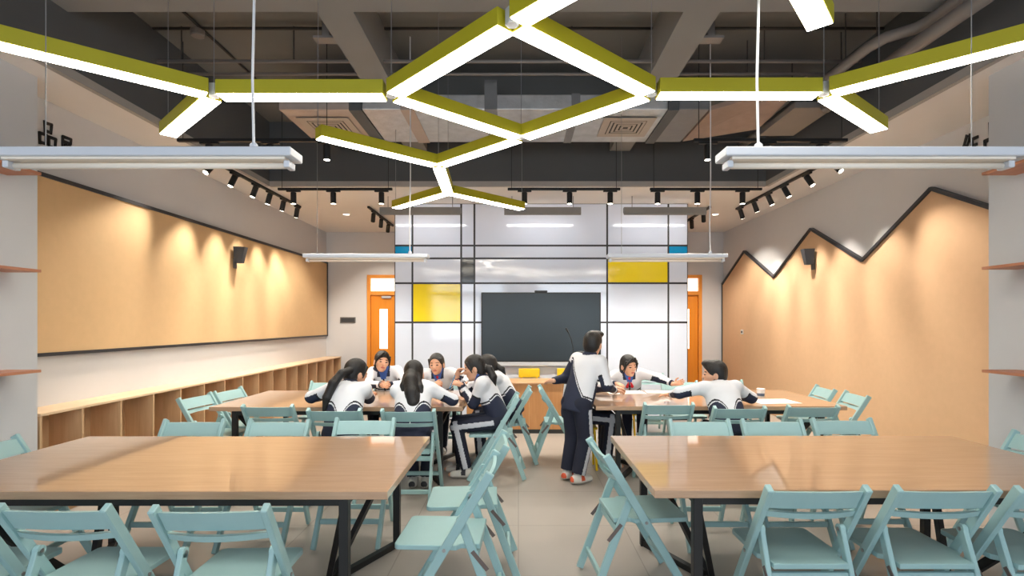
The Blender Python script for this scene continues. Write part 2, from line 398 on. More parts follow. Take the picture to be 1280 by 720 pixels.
def character(key, X, left, y0, y1, z0, z1, label):
    mb = MB()
    for st in STK[key]:
        for i in range(len(st) - 1):
            (a, c), (d, f) = st[i], st[i + 1]
            A = Vector(((a if left else 1 - a), c)); B = Vector(((d if left else 1 - d), f))
            dr = (B - A); dr.normalize(); n = Vector((-dr.y, dr.x))
            A -= dr * 0.03; B += dr * 0.03
            w0, w1 = (0.062, 0.05) if i == 0 else (0.055, 0.04)
            q = [A + n * w0, A - n * w0, B - n * w1, B + n * w1]
            if not left: pass
            pts = [(y0 + p.x * (y1 - y0), z0 + p.y * (z1 - z0)) for p in q]
            mb.prism(pts, wall_mx(X, left), 0.012)
    o = mb.build('wall_character', M['ink']); tag(o, label, 'wall lettering', 'characters on the side walls'); return o
character('pin', XL + 0.001, True, 4.36, 4.53, 3.03, 3.25, 'black brush written character of three boxes on the left wall')
character('zhan', XL + 0.001, True, 4.56, 4.70, 2.98, 3.19, 'second black brush written character on the left wall, further from the pillar')
character('zuo', XR - 0.001, False, 4.86, 5.05, 3.07, 3.33, 'black brush written character on the right wall behind the hanging lamp wire')
character('pin', XR - 0.001, False, 4.62, 4.80, 3.07, 3.36, 'black brush written character on the right wall half hidden by the pillar')

# ------------------------------------------------------------------ low shelving on the left
SXF = -3.69; SH = 0.845
r = tag(empty('low_shelving', (XL, 7.5, 0)), 'long low open oak shelving running along the left wall', 'shelving')
y0s, y1s = 4.04, 10.90
build_at(MB().box(XL + 0.003, SXF + 0.006, y0s, y1s, SH - 0.022, SH, 0.002), 'top_board', M['shelf_top'], r)
build_at(MB().box(XL + 0.014, XL + 0.03, y0s, y1s, 0.07, SH - 0.022), 'back_panel', M['shelf_wood'], r)
build_at(MB().box(XL + 0.03, SXF, y0s, y1s, 0.05, 0.07), 'bottom_board', M['shelf_wood'], r)
build_at(MB().box(XL + 0.03, SXF - 0.03, y0s, y1s, 0.0, 0.05), 'plinth', M['shelf_wood'], r)
yk = y0s
for k in range(17):
    yy = 4.43 + 0.43 * (k - 1) + 0.0
    if k == 0: yy = y0s
    if yy + 0.02 > y1s or k == 16: yy = y1s - 0.02
    build_at(MB().box(XL + 0.03, SXF, yy, yy + 0.02, 0.07, SH - 0.022), 'divider', M['shelf_wood'], r)
    if yy == y1s - 0.02: break

# display boards on the pillars
k = 0
for z, w in ((1.21, 'lowest'), (1.93, 'middle'), (2.63, 'topmost')):
    o = MB().box(-3.688, -3.44, 2.75, 3.78, z - 0.02, z, 0.002).build('wall_shelf', M['shelf_red'])
    tag(o, 'reddish wooden shelf board on the left pillar, %s of three' % w, 'shelf', 'shelf boards on the left pillar')
for z, w in ((1.21, 'lowest'), (1.95, 'middle'), (2.63, 'topmost')):
    o = MB().box(3.34, 3.588, 2.75, 3.78, z - 0.02, z, 0.002).build('wall_shelf', M['shelf_red'])
    tag(o, 'reddish wooden shelf board on the right pillar, %s of three' % w, 'shelf', 'shelf boards on the right pillar')

# ------------------------------------------------------------------ wall fittings
def speaker(X, y, z, left, lab):
    r = tag(empty('wall_speaker', (X, y, z)), lab, 'speaker', 'loudspeakers on the pinboards')
    s = 1 if left else -1
    bm = MB()
    # wedge cabinet: wider at the top, turned towards the room
    def ring(zz, w, d0, d1): return [(s * d0, -w, zz), (s * d1, -w * 0.55, zz), (s * d1, w * 0.55, zz), (s * d0, w, zz)]
    lo, hi = ring(-0.11, 0.065, 0.075, 0.15), ring(0.11, 0.085, 0.06, 0.2)
    bm.add(lo + hi, [(0, 1, 2, 3), (7, 6, 5, 4), (0, 4, 5, 1), (1, 5, 6, 2), (2, 6, 7, 3), (3, 7, 4, 0)])
    bm.build('cabinet', M['speaker'], r)
    MB().box(min(s * 0.036, s * 0.085), max(s * 0.036, s * 0.085), -0.03, 0.03, -0.03, 0.03).box(min(s * 0.034, s * 0.05), max(s * 0.034, s * 0.05), -0.04, 0.04, -0.185, -0.04, 0.004).build('wall_bracket', M['plate_grey'], r)
speaker(XL, 7.32, 2.49, True, 'dark wedge shaped loudspeaker on the left pinboard')
speaker(XR, 7.52, 2.49, False, 'dark wedge shaped loudspeaker on the mountain pinboard')
r = tag(empty('control_panel', (-3.55, YB, 1.6)), 'small grey rectangular control panel on the back wall left of the door', 'panel')
MB().box(-0.16, 0.16, -0.02, -0.002, -0.06, 0.06, 0.003).build('mount_plate', M['plate_grey'], r)
MB().box(-0.14, 0.14, -0.024, -0.0205, -0.04, 0.04, 0.001).build('grille', M['speaker'], r)
r = tag(empty('wall_outlet', (XR - 0.031, 9.92, 1.37)), 'small white socket plate on the mountain pinboard', 'socket')
MB().box(-0.012, 0, -0.05, 0.05, -0.045, 0.045, 0.003).build('plate', M['plate_white'], r)
MB().box(-0.015, -0.0125, -0.03, -0.005, -0.02, 0.02).box(-0.015, -0.0125, 0.008, 0.03, -0.02, 0.02).build('insert', M['vent_dark'], r)

# ------------------------------------------------------------------ display screen
sx0, sx1, sz0, sz1 = px(602), px(750), 0.93, 2.02
r = tag(empty('display_screen', ((sx0 + sx1) / 2, PY, sz0)), 'big dark interactive display mounted on the glossy white wall', 'screen')
w = (sx1 - sx0) / 2
MB().box(-w, w, -0.085, -0.002, 0, sz1 - sz0, 0.004).build('bezel', M['black'], r)
MB().box(-w + 0.02, w - 0.02, -0.09, -0.0855, 0.02, sz1 - sz0 - 0.02).build('screen_glass', M['screen'], r)
bar_ = MB().box(-w + 0.01, w - 0.01, -0.092, -0.004, -0.062, -0.001, 0.004).build('silver_bar', M['silver'], r)
MB().box(-w + 0.12, -w + 0.24, -0.095, -0.0925, -0.045, -0.02).box(w - 0.16, w - 0.08, -0.095, -0.0925, -0.045, -0.02).build('button_strip', M['plate_grey'], bar_)
MB().box(-0.1, 0.1, -0.07, -0.01, sz1 - sz0 + 0.001, sz1 - sz0 + 0.032, 0.006).build('webcam', M['black'], r)

# ------------------------------------------------------------------ teacher desk
r = tag(empty('teacher_desk', (0.1, 7.55, 0)), 'honey coloured wooden desk in front of the dark display', 'desk')
MB().box(-0.85, 0.85, -0.27, 0.27, 0.69, 0.715, 0.003).build('desk_top', M['desk_top'], r)
MB().box(-0.82, 0.82, -0.25, -0.23, 0.06, 0.69).build('front_panel', M['desk'], r)
MB().box(-0.82, 0.82, -0.235, -0.215, 0.0, 0.06).build('kick_plate', M['speaker'], r)
for s in (-1, 1): MB().box(s * 0.81 - 0.01, s * 0.81 + 0.01, -0.23, 0.25, 0, 0.69).build('side_panel', M['desk'], r)
for x in (-0.42, 0.05, 0.5): MB().box(x - 0.004, x + 0.004, -0.2535, -0.2505, 0.06, 0.69).build('seam_strip', M['desk_top'], r)
r = tag(empty('gooseneck_microphone', (0.79, 7.5, 0.7155)), 'black gooseneck microphone standing on the wooden desk', 'microphone')
MB().lathe([(0.05, 0), (0.05, 0.02), (0.012, 0.03)], 14).build('base', M['black'], r)
MB().tube([(0, 0, 0.03), (0, 0, 0.3), (-0.005, 0, 0.45), (-0.03, 0, 0.58), (-0.07, 0, 0.68)], 0.006).build('neck', M['black'], r)
MB().tube([(-0.07, 0, 0.68), (-0.085, 0, 0.71), (-0.11, 0, 0.755)], [0.008, 0.014, 0.012], 10).build('head', M['black'], r)

# ------------------------------------------------------------------ tables
def make_table():
    r = empty('work_table'); L, W = 2.4, 1.2
    MB().box(-L / 2, L / 2, -W / 2, W / 2, TT - 0.04, TT, 0.003).build('table_top', M['oak'], r)
    ax, ay = L / 2 - 0.22, W / 2 - 0.055
    t = 0.045
    zt = TT - 0.041
    for q in (-1, 1): MB().bar((-ax, q * ay, zt - 0.02), (ax, q * ay, zt - 0.02), 0.04, 0.04).build('long_rail', M['black'], r)
    for s in (-1, 1):
        MB().bar((s * ax, -ay, zt - 0.021), (s * ax, ay, zt - 0.021), 0.038, 0.038).build('end_rail', M['black'], r)
        for q in (-1, 1):
            MB().box(s * ax - t / 2, s * ax + t / 2, q * ay - t / 2, q * ay + t / 2, 0, zt, 0.002).build('leg', M['black'], r)
            MB().bar((s * ax, q * ay * 0.97, zt - 0.01), (s * (ax - 0.27), q * 0.03, 0.03), 0.045, 0.03, (1, 0, 0)).build('brace', M['black'], r)
            MB().bar((s * ax, q * ay, 0.02), (s * (ax - 0.27), q * 0.02, 0.02), 0.04, 0.036).build('floor_bar', M['black'], r)
    return r
tables = [(-1.82, 3.08, 'empty oak table nearest the viewer on the left of the aisle'),
          (1.85, 3.10, 'empty oak table nearest the viewer on the right of the aisle'),
          (-1.725, 5.55, 'oak table with a group of girls seated around it, left of the aisle'),
          (1.94, 5.6, 'oak table with a standing boy at its end, right of the aisle')]
tproto = make_table(); cm = child_map(tproto)
for i, (x, y, lab) in enumerate(tables):
    o = tproto if i == 0 else copy_tree(tproto, cm)
    o.location = (x, y, 0); tag(o, lab, 'table', 'oak work tables')

# ------------------------------------------------------------------ folding chairs
def make_chair():
    r = empty('folding_chair')
    W = 0.232
    def yu(z): return -0.212 + (0.80 - z) * 0.60          # front-leg / upright line
    for s in (-1, 1):
        x = s * (W - 0.014)
        leg = MB().bar((x, yu(0.012), 0.012), (x, yu(0.815), 0.815), 0.028, 0.046, (0, 1, 0.6), 0.004).build('front_leg', M['mint'], r)
        MB().tube([(s * W, yu(0.44), 0.44), (s * (W + 0.004), yu(0.44), 0.44)], 0.009, 10).build('bolt', M['steel'], leg)
        x2 = s * (W - 0.043)
        A = Vector((x2, yu(0.575) + 0.005, 0.575)); Bq = Vector((x2, -0.285, 0.012))
        rl = MB().bar(Bq, A, 0.024, 0.044, (0, 1, 0.3), 0.004)
        rl.tube([(x2 - 0.012, A.y, A.z), (x2 + 0.012, A.y, A.z)], 0.0225, 14)
        rg = rl.build('rear_leg', M['mint'], r)
        MB().tube([(x2 - s * 0.0125, A.y, A.z), (x2 - s * 0.0165, A.y, A.z)], 0.009, 10).build('bolt', M['steel'], rg)
        MB().bar((s * (W - 0.029), -0.13, 0.425), (s * (W - 0.029), -0.205, 0.335), 0.004, 0.02, (0, 1, 1)).build('hinge_link', M['brown_steel'], r)
    # seat: full width at the front, narrower between the rear legs
    def rc(cx, cy, rr, a0, n=5): return [(cx + rr * math.cos(a0 + PI / 2 * i / n), cy + rr * math.sin(a0 + PI / 2 * i / n)) for i in range(n + 1)]
    f, bk, wa, wb = 0.262, -0.165, 0.198, 0.172
    poly = rc(wa - 0.03, f - 0.03, 0.03, 0) + rc(-wa + 0.03, f - 0.03, 0.03, PI / 2) + [(-wa, -0.05), (-wb, -0.07), (-wb, bk), (wb, bk), (wb, -0.07), (wa, -0.05)]
    MB().prism(poly, Matrix.Translation((0, 0, 0.425)), 0.025, 0.003).build('seat', M['mint'], r)
    # curved top slat and slim lower slat between the uprights
    def slat(z0, z1, th, bow, name):
        n = 10; vs = []; fs = []
        for i in range(n + 1):
            u = -1 + 2 * i / n; x = u * (W - 0.029)
            bw = -bow * (1 - u * u)
            for z in (z0, z1):
                y = yu(z) + bw
                vs.append((x, y + th / 2, z)); vs.append((x, y - th / 2, z))
        for i in range(n):
            a, c = i * 4, i * 4 + 4
            fs += [(a, c, c + 2, a + 2), (a + 1, a + 3, c + 3, c + 1), (a + 2, c + 2, c + 3, a + 3), (a, a + 1, c + 1, c)]
        fs += [(0, 2, 3, 1), (n * 4, n * 4 + 1, n * 4 + 3, n * 4 + 2)]
        MB().add(vs, fs).build(name, M['mint'], r)
    slat(0.705, 0.795, 0.018, 0.012, 'top_slat')
    slat(0.660, 0.690, 0.026, 0.04, 'lower_slat')
    def yr(z): return -0.285 + (z - 0.012) / 0.563 * (yu(0.575) + 0.29)
    MB().box(-W + 0.056, W - 0.056, yr(0.385) - 0.011, yr(0.385) + 0.011, 0.365, 0.405, 0.003).build('stretcher', M['mint'], r)
    MB().box(-W + 0.056, W - 0.056, yr(0.13) - 0.01, yr(0.13) + 0.01, 0.112, 0.148, 0.003).build('stretcher', M['mint'], r)
    MB().box(-W + 0.029, W - 0.029, yu(0.17) - 0.01, yu(0.17) + 0.01, 0.152, 0.188, 0.003).build('stretcher', M['mint'], r)
    return r
N_, S_, E_, W_ = 0, PI, -PI / 2, PI / 2         # facing away / to the viewer / right / left
rd = math.radians
CG = {'A': 'chairs at the near left table', 'B': 'chairs at the near right table', 'C': 'chairs at the far left table', 'D': 'chairs at the far right table'}
chairs = [
 (-1.86, 2.31, N_ - rd(1), 'A', "mint folding chair on the viewer's side of the near left table, second from the aisle"),
 (-1.235, 2.30, N_ + rd(2), 'A', "mint folding chair on the viewer's side of the near left table, next to the aisle"),
 (-2.42, 2.31, N_, 'A', 'mint folding chair at the lower left corner of the photo, only its seat showing'),
 (-0.35, 2.78, W_ - rd(2), 'A', "nearest mint folding chair in the aisle, side on at the near left table"),
 (-0.30, 3.33, W_ + rd(3), 'A', 'mint folding chair standing just behind the nearest aisle chair'),
 (-2.44, 3.74, S_, 'A', "mint folding chair across the near left table, closest to the low shelving"),
 (-1.80, 3.74, S_, 'A', "mint folding chair across the near left table, middle of three"),
 (-1.17, 3.80, S_, 'A', "mint folding chair across the near left table, closest to the aisle"),
 (-3.04, 3.22, E_ + rd(6), 'A', "mint folding chair at the near left table's end beside the left pillar"),
 (1.335, 2.55, N_, 'B', "mint folding chair on the viewer's side of the near right table, first from the aisle"),
 (1.91, 2.55, N_, 'B', "mint folding chair on the viewer's side of the near right table, second from the aisle"),
 (2.44, 2.54, N_, 'B', 'mint folding chair at the lower right corner of the photo'),
 (0.685, 3.13, E_ + rd(5), 'B', 'mint folding chair side on at the aisle end of the near right table'),
 (1.365, 3.75, S_, 'B', "mint folding chair across the near right table, closest to the aisle"),
 (1.91, 3.75, S_, 'B', "mint folding chair across the near right table, middle of three"),
 (2.47, 3.80, S_, 'B', "mint folding chair across the near right table, closest to the wall"),
 (3.17, 3.35, W_, 'B', "mint folding chair at the near right table's end in front of the right pillar"),
 (-3.05, 5.26, E_ - rd(6), 'C', "empty mint folding chair at the wall end of the girls' table, the nearer"),
 (-2.99, 5.75, E_ - rd(6), 'C', "empty mint folding chair at the wall end of the girls' table, the farther"),
 (-2.23, 4.87, N_, 'C', 'empty mint folding chair with its back to the viewer at the girls\' table'),
 (-1.565, 4.66, N_, 'C', 'mint folding chair under the girl whose ponytail hangs to her left'),
 (-0.93, 4.63, N_, 'C', 'mint folding chair under the girl with long loose hair down her back'),
 (-0.225, 5.31, W_, 'C', 'mint folding chair under the girl seated side on with her hand at her face'),
 (-0.085, 5.86, W_, 'C', 'mint folding chair under the pupil half hidden behind the side on girl'),
 (-2.36, 6.33, S_, 'C', 'empty mint folding chair on the far side of the girls\' table beside the low shelving'),
 (-1.60, 6.46, S_, 'C', "mint folding chair under the girl in front of the orange door"),
 (-0.95, 6.46, S_, 'C', "mint folding chair under the girl in front of the white glass wall"),
 (0.46, 5.95, E_, 'D', 'empty mint folding chair in the aisle just left of the standing boy'),
 (1.37, 4.98, N_, 'D', 'empty mint folding chair with its back to the viewer, left of the boy in white'),
 (1.93, 4.78, N_, 'D', 'mint folding chair under the boy in white who reaches to his left'),
 (2.61, 4.85, N_, 'D', 'empty mint folding chair with its back to the viewer, right of the boy in white'),
 (3.30, 5.46, W_ - rd(7), 'D', "empty mint folding chair at the wall end of the far right table, the nearer"),
 (3.28, 5.98, W_ - rd(7), 'D', "empty mint folding chair at the wall end of the far right table, the farther"),
 (2.02, 6.38, S_, 'D', 'empty mint folding chair on the far side of the right table behind the stretched hand'),
 (2.62, 6.46, S_, 'D', 'empty mint folding chair across the right table behind the boy in white'),
 (1.86, 7.35, S_, 'D', 'empty mint folding chair standing off behind the girl with the red scarf'),
]
cproto = make_chair(); cm = child_map(cproto)
for i, (x, y, a, g, lab) in enumerate(chairs):
    o = cproto if i == 0 else copy_tree(cproto, cm)
    o.location = (x, y, 0); o.rotation_euler = (0, 0, a); tag(o, lab, 'chair', CG[g])

# yellow plastic chairs and stools
def yellow_chair(x, y, a, lab, back=True):
    r = tag(empty('yellow_chair' if back else 'yellow_stool', (x, y, 0), a), lab, 'chair' if back else 'stool', 'yellow plastic chairs behind the desk' if back else 'yellow stools at the right table')
    w = 0.165 if back else 0.12
    MB().box(-w, w, -0.16, 0.16, 0.425, 0.45, 0.008, 2).build('seat', M['yellow_plastic'], r)
    for sx in (-1, 1):
        for sy in (-1, 1):
            MB().tube([(sx * (w - 0.03), sy * 0.13, 0.424), (sx * w, sy * 0.15, 0.0)], 0.013, 10).build('leg', M['yellow_plastic'], r)
    if back:
        for s in (-1, 1): MB().tube([(s * 0.12, -0.14, 0.45), (s * 0.12, -0.165, 0.72)], 0.012, 10).build('back_post', M['yellow_plastic'], r)
        MB().box(-w, w, -0.185, -0.155, 0.69, 0.83, 0.012, 2).build('backrest', M['yellow_plastic'], r)
yellow_chair(0.17, 8.03, S_, 'yellow chair behind the wooden desk, the one left of the microphone')
yellow_chair(0.77, 8.03, S_, 'yellow chair behind the wooden desk, the one at the microphone')
yellow_chair(0.67, 5.60, E_, 'yellow stool at the end of the table beside the standing boy', False)
yellow_chair(1.36, 6.48, S_, 'yellow stool under the girl with the red scarf', False)

# things on the far right table
def sheet(x, y, w, d, a, lab):
    o = MB().box(-w / 2, w / 2, -d / 2, d / 2, 0, 0.002).build('paper_sheet', M['paper'], None, False, (x, y, TT + 0.001), (0, 0, a))
    tag(o, lab, 'paper', 'paper sheets on the right table')
sheet(1.22, 6.0, 0.42, 0.28, 0.05, 'white paper sheet in front of the girl with the red scarf')
sheet(1.62, 6.02, 0.3, 0.21, -0.1, 'white paper sheet under the stretched arm of the girl with the red scarf')
sheet(2.58, 5.3, 0.42, 0.30, 0.08, 'white paper sheet lying right of the boy in white beside the cup')
r = tag(empty('paper_cup', (2.60, 5.62, TT + 0.001)), 'small white cup with a blue grey band standing on the right table', 'cup')
MB().lathe([(0.034, 0), (0.036, 0.004), (0.042, 0.085), (0.044, 0.09), (0.040, 0.09), (0.034, 0.01)], 18).build('cup_wall', M['paper'], r, True)
MB().lathe([(0.0366, 0.012), (0.0392, 0.04), (0.0392, 0.041)], 18).build('band', M['cup_blue'], r, True)
o = MB().tube([(0, 0, 0), (0.05, 0.03, 0.13)], 0.004, 8).build('pen', M['glass_blue'], None, False, (-0.685, 5.22, 0.89)); tag(o, 'blue pen held up by the girl seated side on', 'pen')

# ------------------------------------------------------------------ honeycomb lamp
LZ = H + 1.3; DB = 3.75
nodes = {'A': (-2.52, 2.40), 'N1': (-1.76, 3.03), 'S1': (-2.44, 3.65), 'N2': (-0.735, 3.03), 'N3': (-0.028, 2.30), 'U': (0.70, 1.58), 'T': (1.33, 2.31),
         'N4': (0.02, 3.72), 'N5': (0.764, 3.01), 'N6': (1.755, 3.01), 'B': (2.44, 2.40), 'S2': (2.45, 3.56), 'N7': (-0.667, 4.37), 'E1': (-1.41, 3.69),
         'N8': (-0.71, 5.29), 'E2': (-1.40, 5.98), 'E3': (0.04, 6.04), 'A2': (-3.2, 1.75)}
bars = [('A', 'N1'), ('N1', 'S1'), ('N1', 'N2'), ('N2', 'N3'), ('N3', 'U'), ('U', 'T'), ('N2', 'N4'), ('N3', 'N5'), ('N5', 'N4'), ('N5', 'N6'), ('N6', 'B'), ('N6', 'S2'),
        ('N4', 'N7'), ('N7', 'E1'), ('N7', 'N8'), ('N8', 'E2'), ('N8', 'E3')]
r = tag(empty('honeycomb_lamp', (0, 3.0, LZ)), 'branching yellow green ceiling lamp of glowing white bars hung over the tables', 'lamp')
deg = {}
for a, c in bars: deg[a] = deg.get(a, 0) + 1; deg[c] = deg.get(c, 0) + 1
for a, c in bars:
    A = Vector((nodes[a][0], nodes[a][1] - 3.0, 0.0)); Bv = Vector((nodes[c][0], nodes[c][1] - 3.0, 0.0)); d = (Bv - A).normalized()
    if deg[a] > 1: A = A + d * 0.036
    if deg[c] > 1: Bv = Bv - d * 0.036
    hs = MB().bar(A + Vector((0, 0, 0.043)), Bv + Vector((0, 0, 0.043)), 0.108, 0.08, (0, 0, 1), 0.002).build('light_bar', M['lime'], r)
    MB().bar(A + d * 0.006 + Vector((0, 0, 0.0)), Bv - d * 0.006 + Vector((0, 0, 0.0)), 0.098, 0.005).build('diffuser', M['lamp_on'], hs)
for n, k in deg.items():
    x, y = nodes[n]
    if k > 1: MB().lathe([(0.03, 0.004), (0.03, 0.075)], 6, Matrix.Translation((x, y - 3.0, 0))).build('joint', M['silver'], r)
    MB().tube([(x, y - 3.0, 0.075), (x, y - 3.0, (DB - LZ - 0.001 if 5.4 < y < 6.42 else BZ - LZ - 0.001 if 3.5 < y < 4.05 else ZS - LZ - 0.001))], 0.0022, 6).build('hanger_wire', M['wire'], r)

# ------------------------------------------------------------------ white hanging lamps
def pendant(x0, x1, y, z, cordx, wirex, lab, zt):
    xc = (x0 + x1) / 2; w = (x1 - x0) / 2
    r = tag(empty('hanging_lamp', (xc, y, z)), lab, 'lamp', 'white hanging tube lamps')
    MB().box(-w, w, -0.06, 0.06, 0.024, 0.06, 0.004).build('channel', M['lamp_white'], r)
    MB().box(-w + 0.03, w - 0.03, -0.045, 0.045, 0.014, 0.0235).build('reflector', M['tube'], r)
    for s in (-1, 1):
        MB().box(s * (w - 0.03) - 0.012, s * (w - 0.03) + 0.012, -0.03, 0.03, -0.014, 0.0135, 0.003).build('lamp_holder', M['lamp_white'], r)
    MB().tube([(-w + 0.045, 0, -0.001), (w - 0.045, 0, -0.001)], 0.0125, 14).build('tube', M['tube'], r, True)
    if cordx is not None:
        c = cordx - xc
        MB().tube([(c, 0, 0.06), (c - 0.006, 0, 0.35), (c + 0.004, 0, 0.8), (c, 0, zt - z)], 0.0055, 8).build('power_cord', M['cable_white'], r)
        MB().lathe([(0.018, 0.0605), (0.016, 0.085), (0.006, 0.095)], 10, Matrix.Translation((c, 0, 0))).build('cord_grip', M['lamp_white'], r)
    for wx in wirex:
        MB().tube([(wx - xc, 0, 0.06), (wx - xc, 0, zt - z)], 0.002, 6).build('hanger_wire', M['wire'], r)
PZ = 2.19
pendant(-2.10, -0.905, 2.14, PZ, -1.08, (-1.93,), 'white hanging tube lamp nearest the viewer on the left', ZS - 0.001)
pendant(0.825, 2.02, 2.14, PZ, 0.98, (1.85,), 'white hanging tube lamp nearest the viewer on the right', ZS - 0.001)
pendant(-2.07, -0.87, 5.08, PZ - 0.04, -1.05, (-1.95,), 'white hanging tube lamp farther in, over the girls\' table', ZS - 0.001)
pendant(0.86, 2.01, 5.08, PZ - 0.04, 1.86, (1.0,), 'white hanging tube lamp farther in, over the far right table', ZS - 0.001)
for x0, x1, w in ((-2.06, -0.86, 'leftmost of three'), (-0.21, 0.93, 'middle of three'), (1.57, 2.79, 'rightmost of three')):
    r = tag(empty('board_lamp', ((x0 + x1) / 2, 7.80, 3.2)), 'grey board lamp hung before the white glass wall, ' + w, 'lamp', 'grey board lamps')
    w = (x1 - x0) / 2
    MB().prism([(-0.03, 0.06), (-0.03, -0.03), (-0.015, -0.055), (0.06, 0.0), (0.06, 0.06)], Matrix(((0, 0, 1, -w), (1, 0, 0, 0), (0, 1, 0, 0), (0, 0, 0, 1))), 2 * w).build('hood', M['grey_lamp'], r)
    MB().bar((-w + 0.02, 0.03, -0.03), (w - 0.02, 0.03, -0.03), 0.05, 0.006, (0, 0.6, -0.8)).build('tube', M['lamp_dim'], r)
    for s in (-1, 1): MB().tube([(s * w * 0.8, 0, 0.06), (s * w * 0.8, 0, ZC - 3.2 - 0.001)], 0.005, 6).build('rod', M['grey_lamp'], r)

# ------------------------------------------------------------------ track lights
def head(r, p, d, lit=True):
    """cylindrical spot on its adapter; p on the track underside, d the aim"""
    p = Vector(p); d = Vector(d).normalized()
    h = MB().box(p.x - 0.012, p.x + 0.012, p.y - 0.012, p.y + 0.012, p.z - 0.05, p.z - 0.018)
    c = p + Vector((0, 0, -0.045))
    a = c - d * 0.02; e = c + d * 0.13
    h.tube([a, a + d * 0.006, e - d * 0.004, e], [0.028, 0.036, 0.036, 0.034], 16)
    o = build_at(h, 'spot_head', M['black_track'], r)
    lz = MB().tube([e + d * 0.0005, e + d * 0.002], 0.029, 16).build('lens', M['lens'] if lit else M['silver'])
    lz.data.transform(Matrix.Rotation(-r.rotation_euler.z, 4, 'Z') @ Matrix.Translation(-r.location)); lz.parent = o
    return e, d
def track(p0, p1, heads, lab, top=None, grp='black spotlight tracks'):
    p0, p1 = Vector(p0), Vector(p1)
    r = tag(empty('track_light', (p0 + p1) / 2), lab, 'track light', grp)
    build_at(MB().bar(p0 + Vector((0, 0, 0.016)), p1 + Vector((0, 0, 0.016)), 0.036, 0.03), 'track', M['black_track'], r)
    dr = (p1 - p0).normalized(); res = []
    for hp, d in heads:
        hp = Vector(hp)
        build_at(MB().bar(hp - dr * 0.09 + Vector((0, 0, -0.01)), hp + dr * 0.09 + Vector((0, 0, -0.01)), 0.03, 0.02), 'adapter', M['black_track'], r)
        res.append(head(r, hp, d))
    if top:
        for q in (p0 + dr * 0.05, p1 - dr * 0.05):
            build_at(MB().tube([q + Vector((0, 0, 0.03)), Vector((q.x, q.y, top - 0.001))], 0.0035, 6), 'hanger_rod', M['black_track'], r)
    return res
spots = []; s4 = []; s5 = []
dn = (0, 0.02, -1)
TZ = ZC - 0.035
LH = [(6.02, 0.0), (6.5, 0), (7.02, 0), (7.42, 0), (7.85, 0), (8.34, 0)]
def aim(y, X0, X1, zc, yt, ht): return (X1 - X0, yt - y, ht - zc)
lt = [4.7, 5.95, 6.75, 7.4, 8.1, 8.8]
spots += [(e, d, 1) for e, d in track((-3.52, 5.6, TZ), (-3.52, 8.45, TZ), [((-3.52, y, TZ), aim(y, -3.52, XL, TZ, yt, 1.65)) for i, ((y, _), yt) in enumerate(zip(LH, lt))], 'black spotlight track along the left wall aimed at the long pinboard')]
rt = [4.75, 5.75, 6.6, 7.35, 8.1, 8.75]
RH = [5.95, 6.5, 7.05, 7.5, 7.95, 8.45]
spots += [(e, d, 1) for e, d in track((3.58, 5.6, TZ), (3.58, 8.6, TZ), [((3.58, y, TZ), aim(y, 3.58, XR, TZ, yt, 1.65)) for y, yt in zip(RH, rt)], 'black spotlight track along the right wall aimed at the mountain pinboard')]
TY = 6.85; tz2 = 3.276
for x0, x1, hx, lab in ((-3.14, -1.65, (-2.94, -2.42, -1.79), 'left of the white glass wall'), (-0.14, 1.33, (0.08, 0.67, 1.2), 'in front of the big display'), (1.72, 3.18, (1.82, 2.34, 2.93), 'in front of the right orange door')):
    s5 += track((x0, TY, tz2), (x1, TY, tz2), [((x, TY, tz2), dn) for x in hx], 'short black hanging spotlight track with three heads ' + lab, ZS)
s4 += track((-3.36, 5.17, 3.33), (-1.84, 5.17, 3.33), [((x, 5.17, 3.33), dn) for x in (-3.05, -2.45, -1.89)], 'black hanging spotlight track below the silver duct on the left', ZS)
s4 += track((1.73, 5.17, 3.33), (3.24, 5.17, 3.33), [((x, 5.17, 3.33), dn) for x in (1.87, 2.45, 2.97)], 'black hanging spotlight track below the silver duct on the right', ZS)
s2 = track((-2.42, 8.45, TZ), (-2.42, 10.1, TZ), [((-2.42, y, TZ), (-0.25, 0.6, -0.9)) for y in (8.75, 9.25, 9.75)], 'short spotlight track on the white ceiling by the left door')
s3 = track((3.09, 8.45, TZ), (3.09, 10.1, TZ), [((3.09, y, TZ), (0.25, 0.6, -0.9)) for y in (8.75, 9.35)], 'short spotlight track on the white ceiling by the right door')
for x, w in ((-2.99, 'left'), (3.42, 'right')):
    r = tag(empty('downlight', (x, 9.1, ZC)), 'small round recessed downlight in the white ceiling near the %s door' % w, 'downlight', 'recessed downlights')
    MB().lathe([(0.05, -0.001), (0.062, -0.003), (0.065, -0.008), (0.055, -0.01), (0.05, -0.004)], 20).build('ring', M['lamp_white'], r, True)
    MB().lathe([(0.0, -0.0065), (0.049, -0.006)], 20).build('lens', M['lens'], r)

# ------------------------------------------------------------------ ducts and pipes in the open ceiling
DB = 3.75; DY0, DY1 = 5.42, 6.40
r = tag(empty('air_duct', (-0.4, 5.9, DB)), 'wide silver foil wrapped air duct crossing the open ceiling', 'duct')
build_at(MB().box(-1.62, 1.55, DY0, DY1, DB, DB + 0.16, 0.012, 2), 'foil_body', M['foil'], r)
build_at(MB().box(-1.75, -1.62, DY0 - 0.015, DY1 + 0.015, DB - 0.012, DB + 0.165), 'flange', M['dark_face'], r)
build_at(MB().box(1.55, 1.66, DY0 - 0.015, DY1 + 0.015, DB - 0.012, DB + 0.165), 'flange', M['dark_face'], r)
build_at(MB().box(1.66, 1.98, DY0, DY1, DB, DB + 0.16, 0.012, 2), 'end_section', M['foil_dull'], r)
build_at(MB().box(-2.48, -1.75, DY0, DY1, DB, DB + 0.16, 0.006), 'plenum_box', M['pink_board'], r)
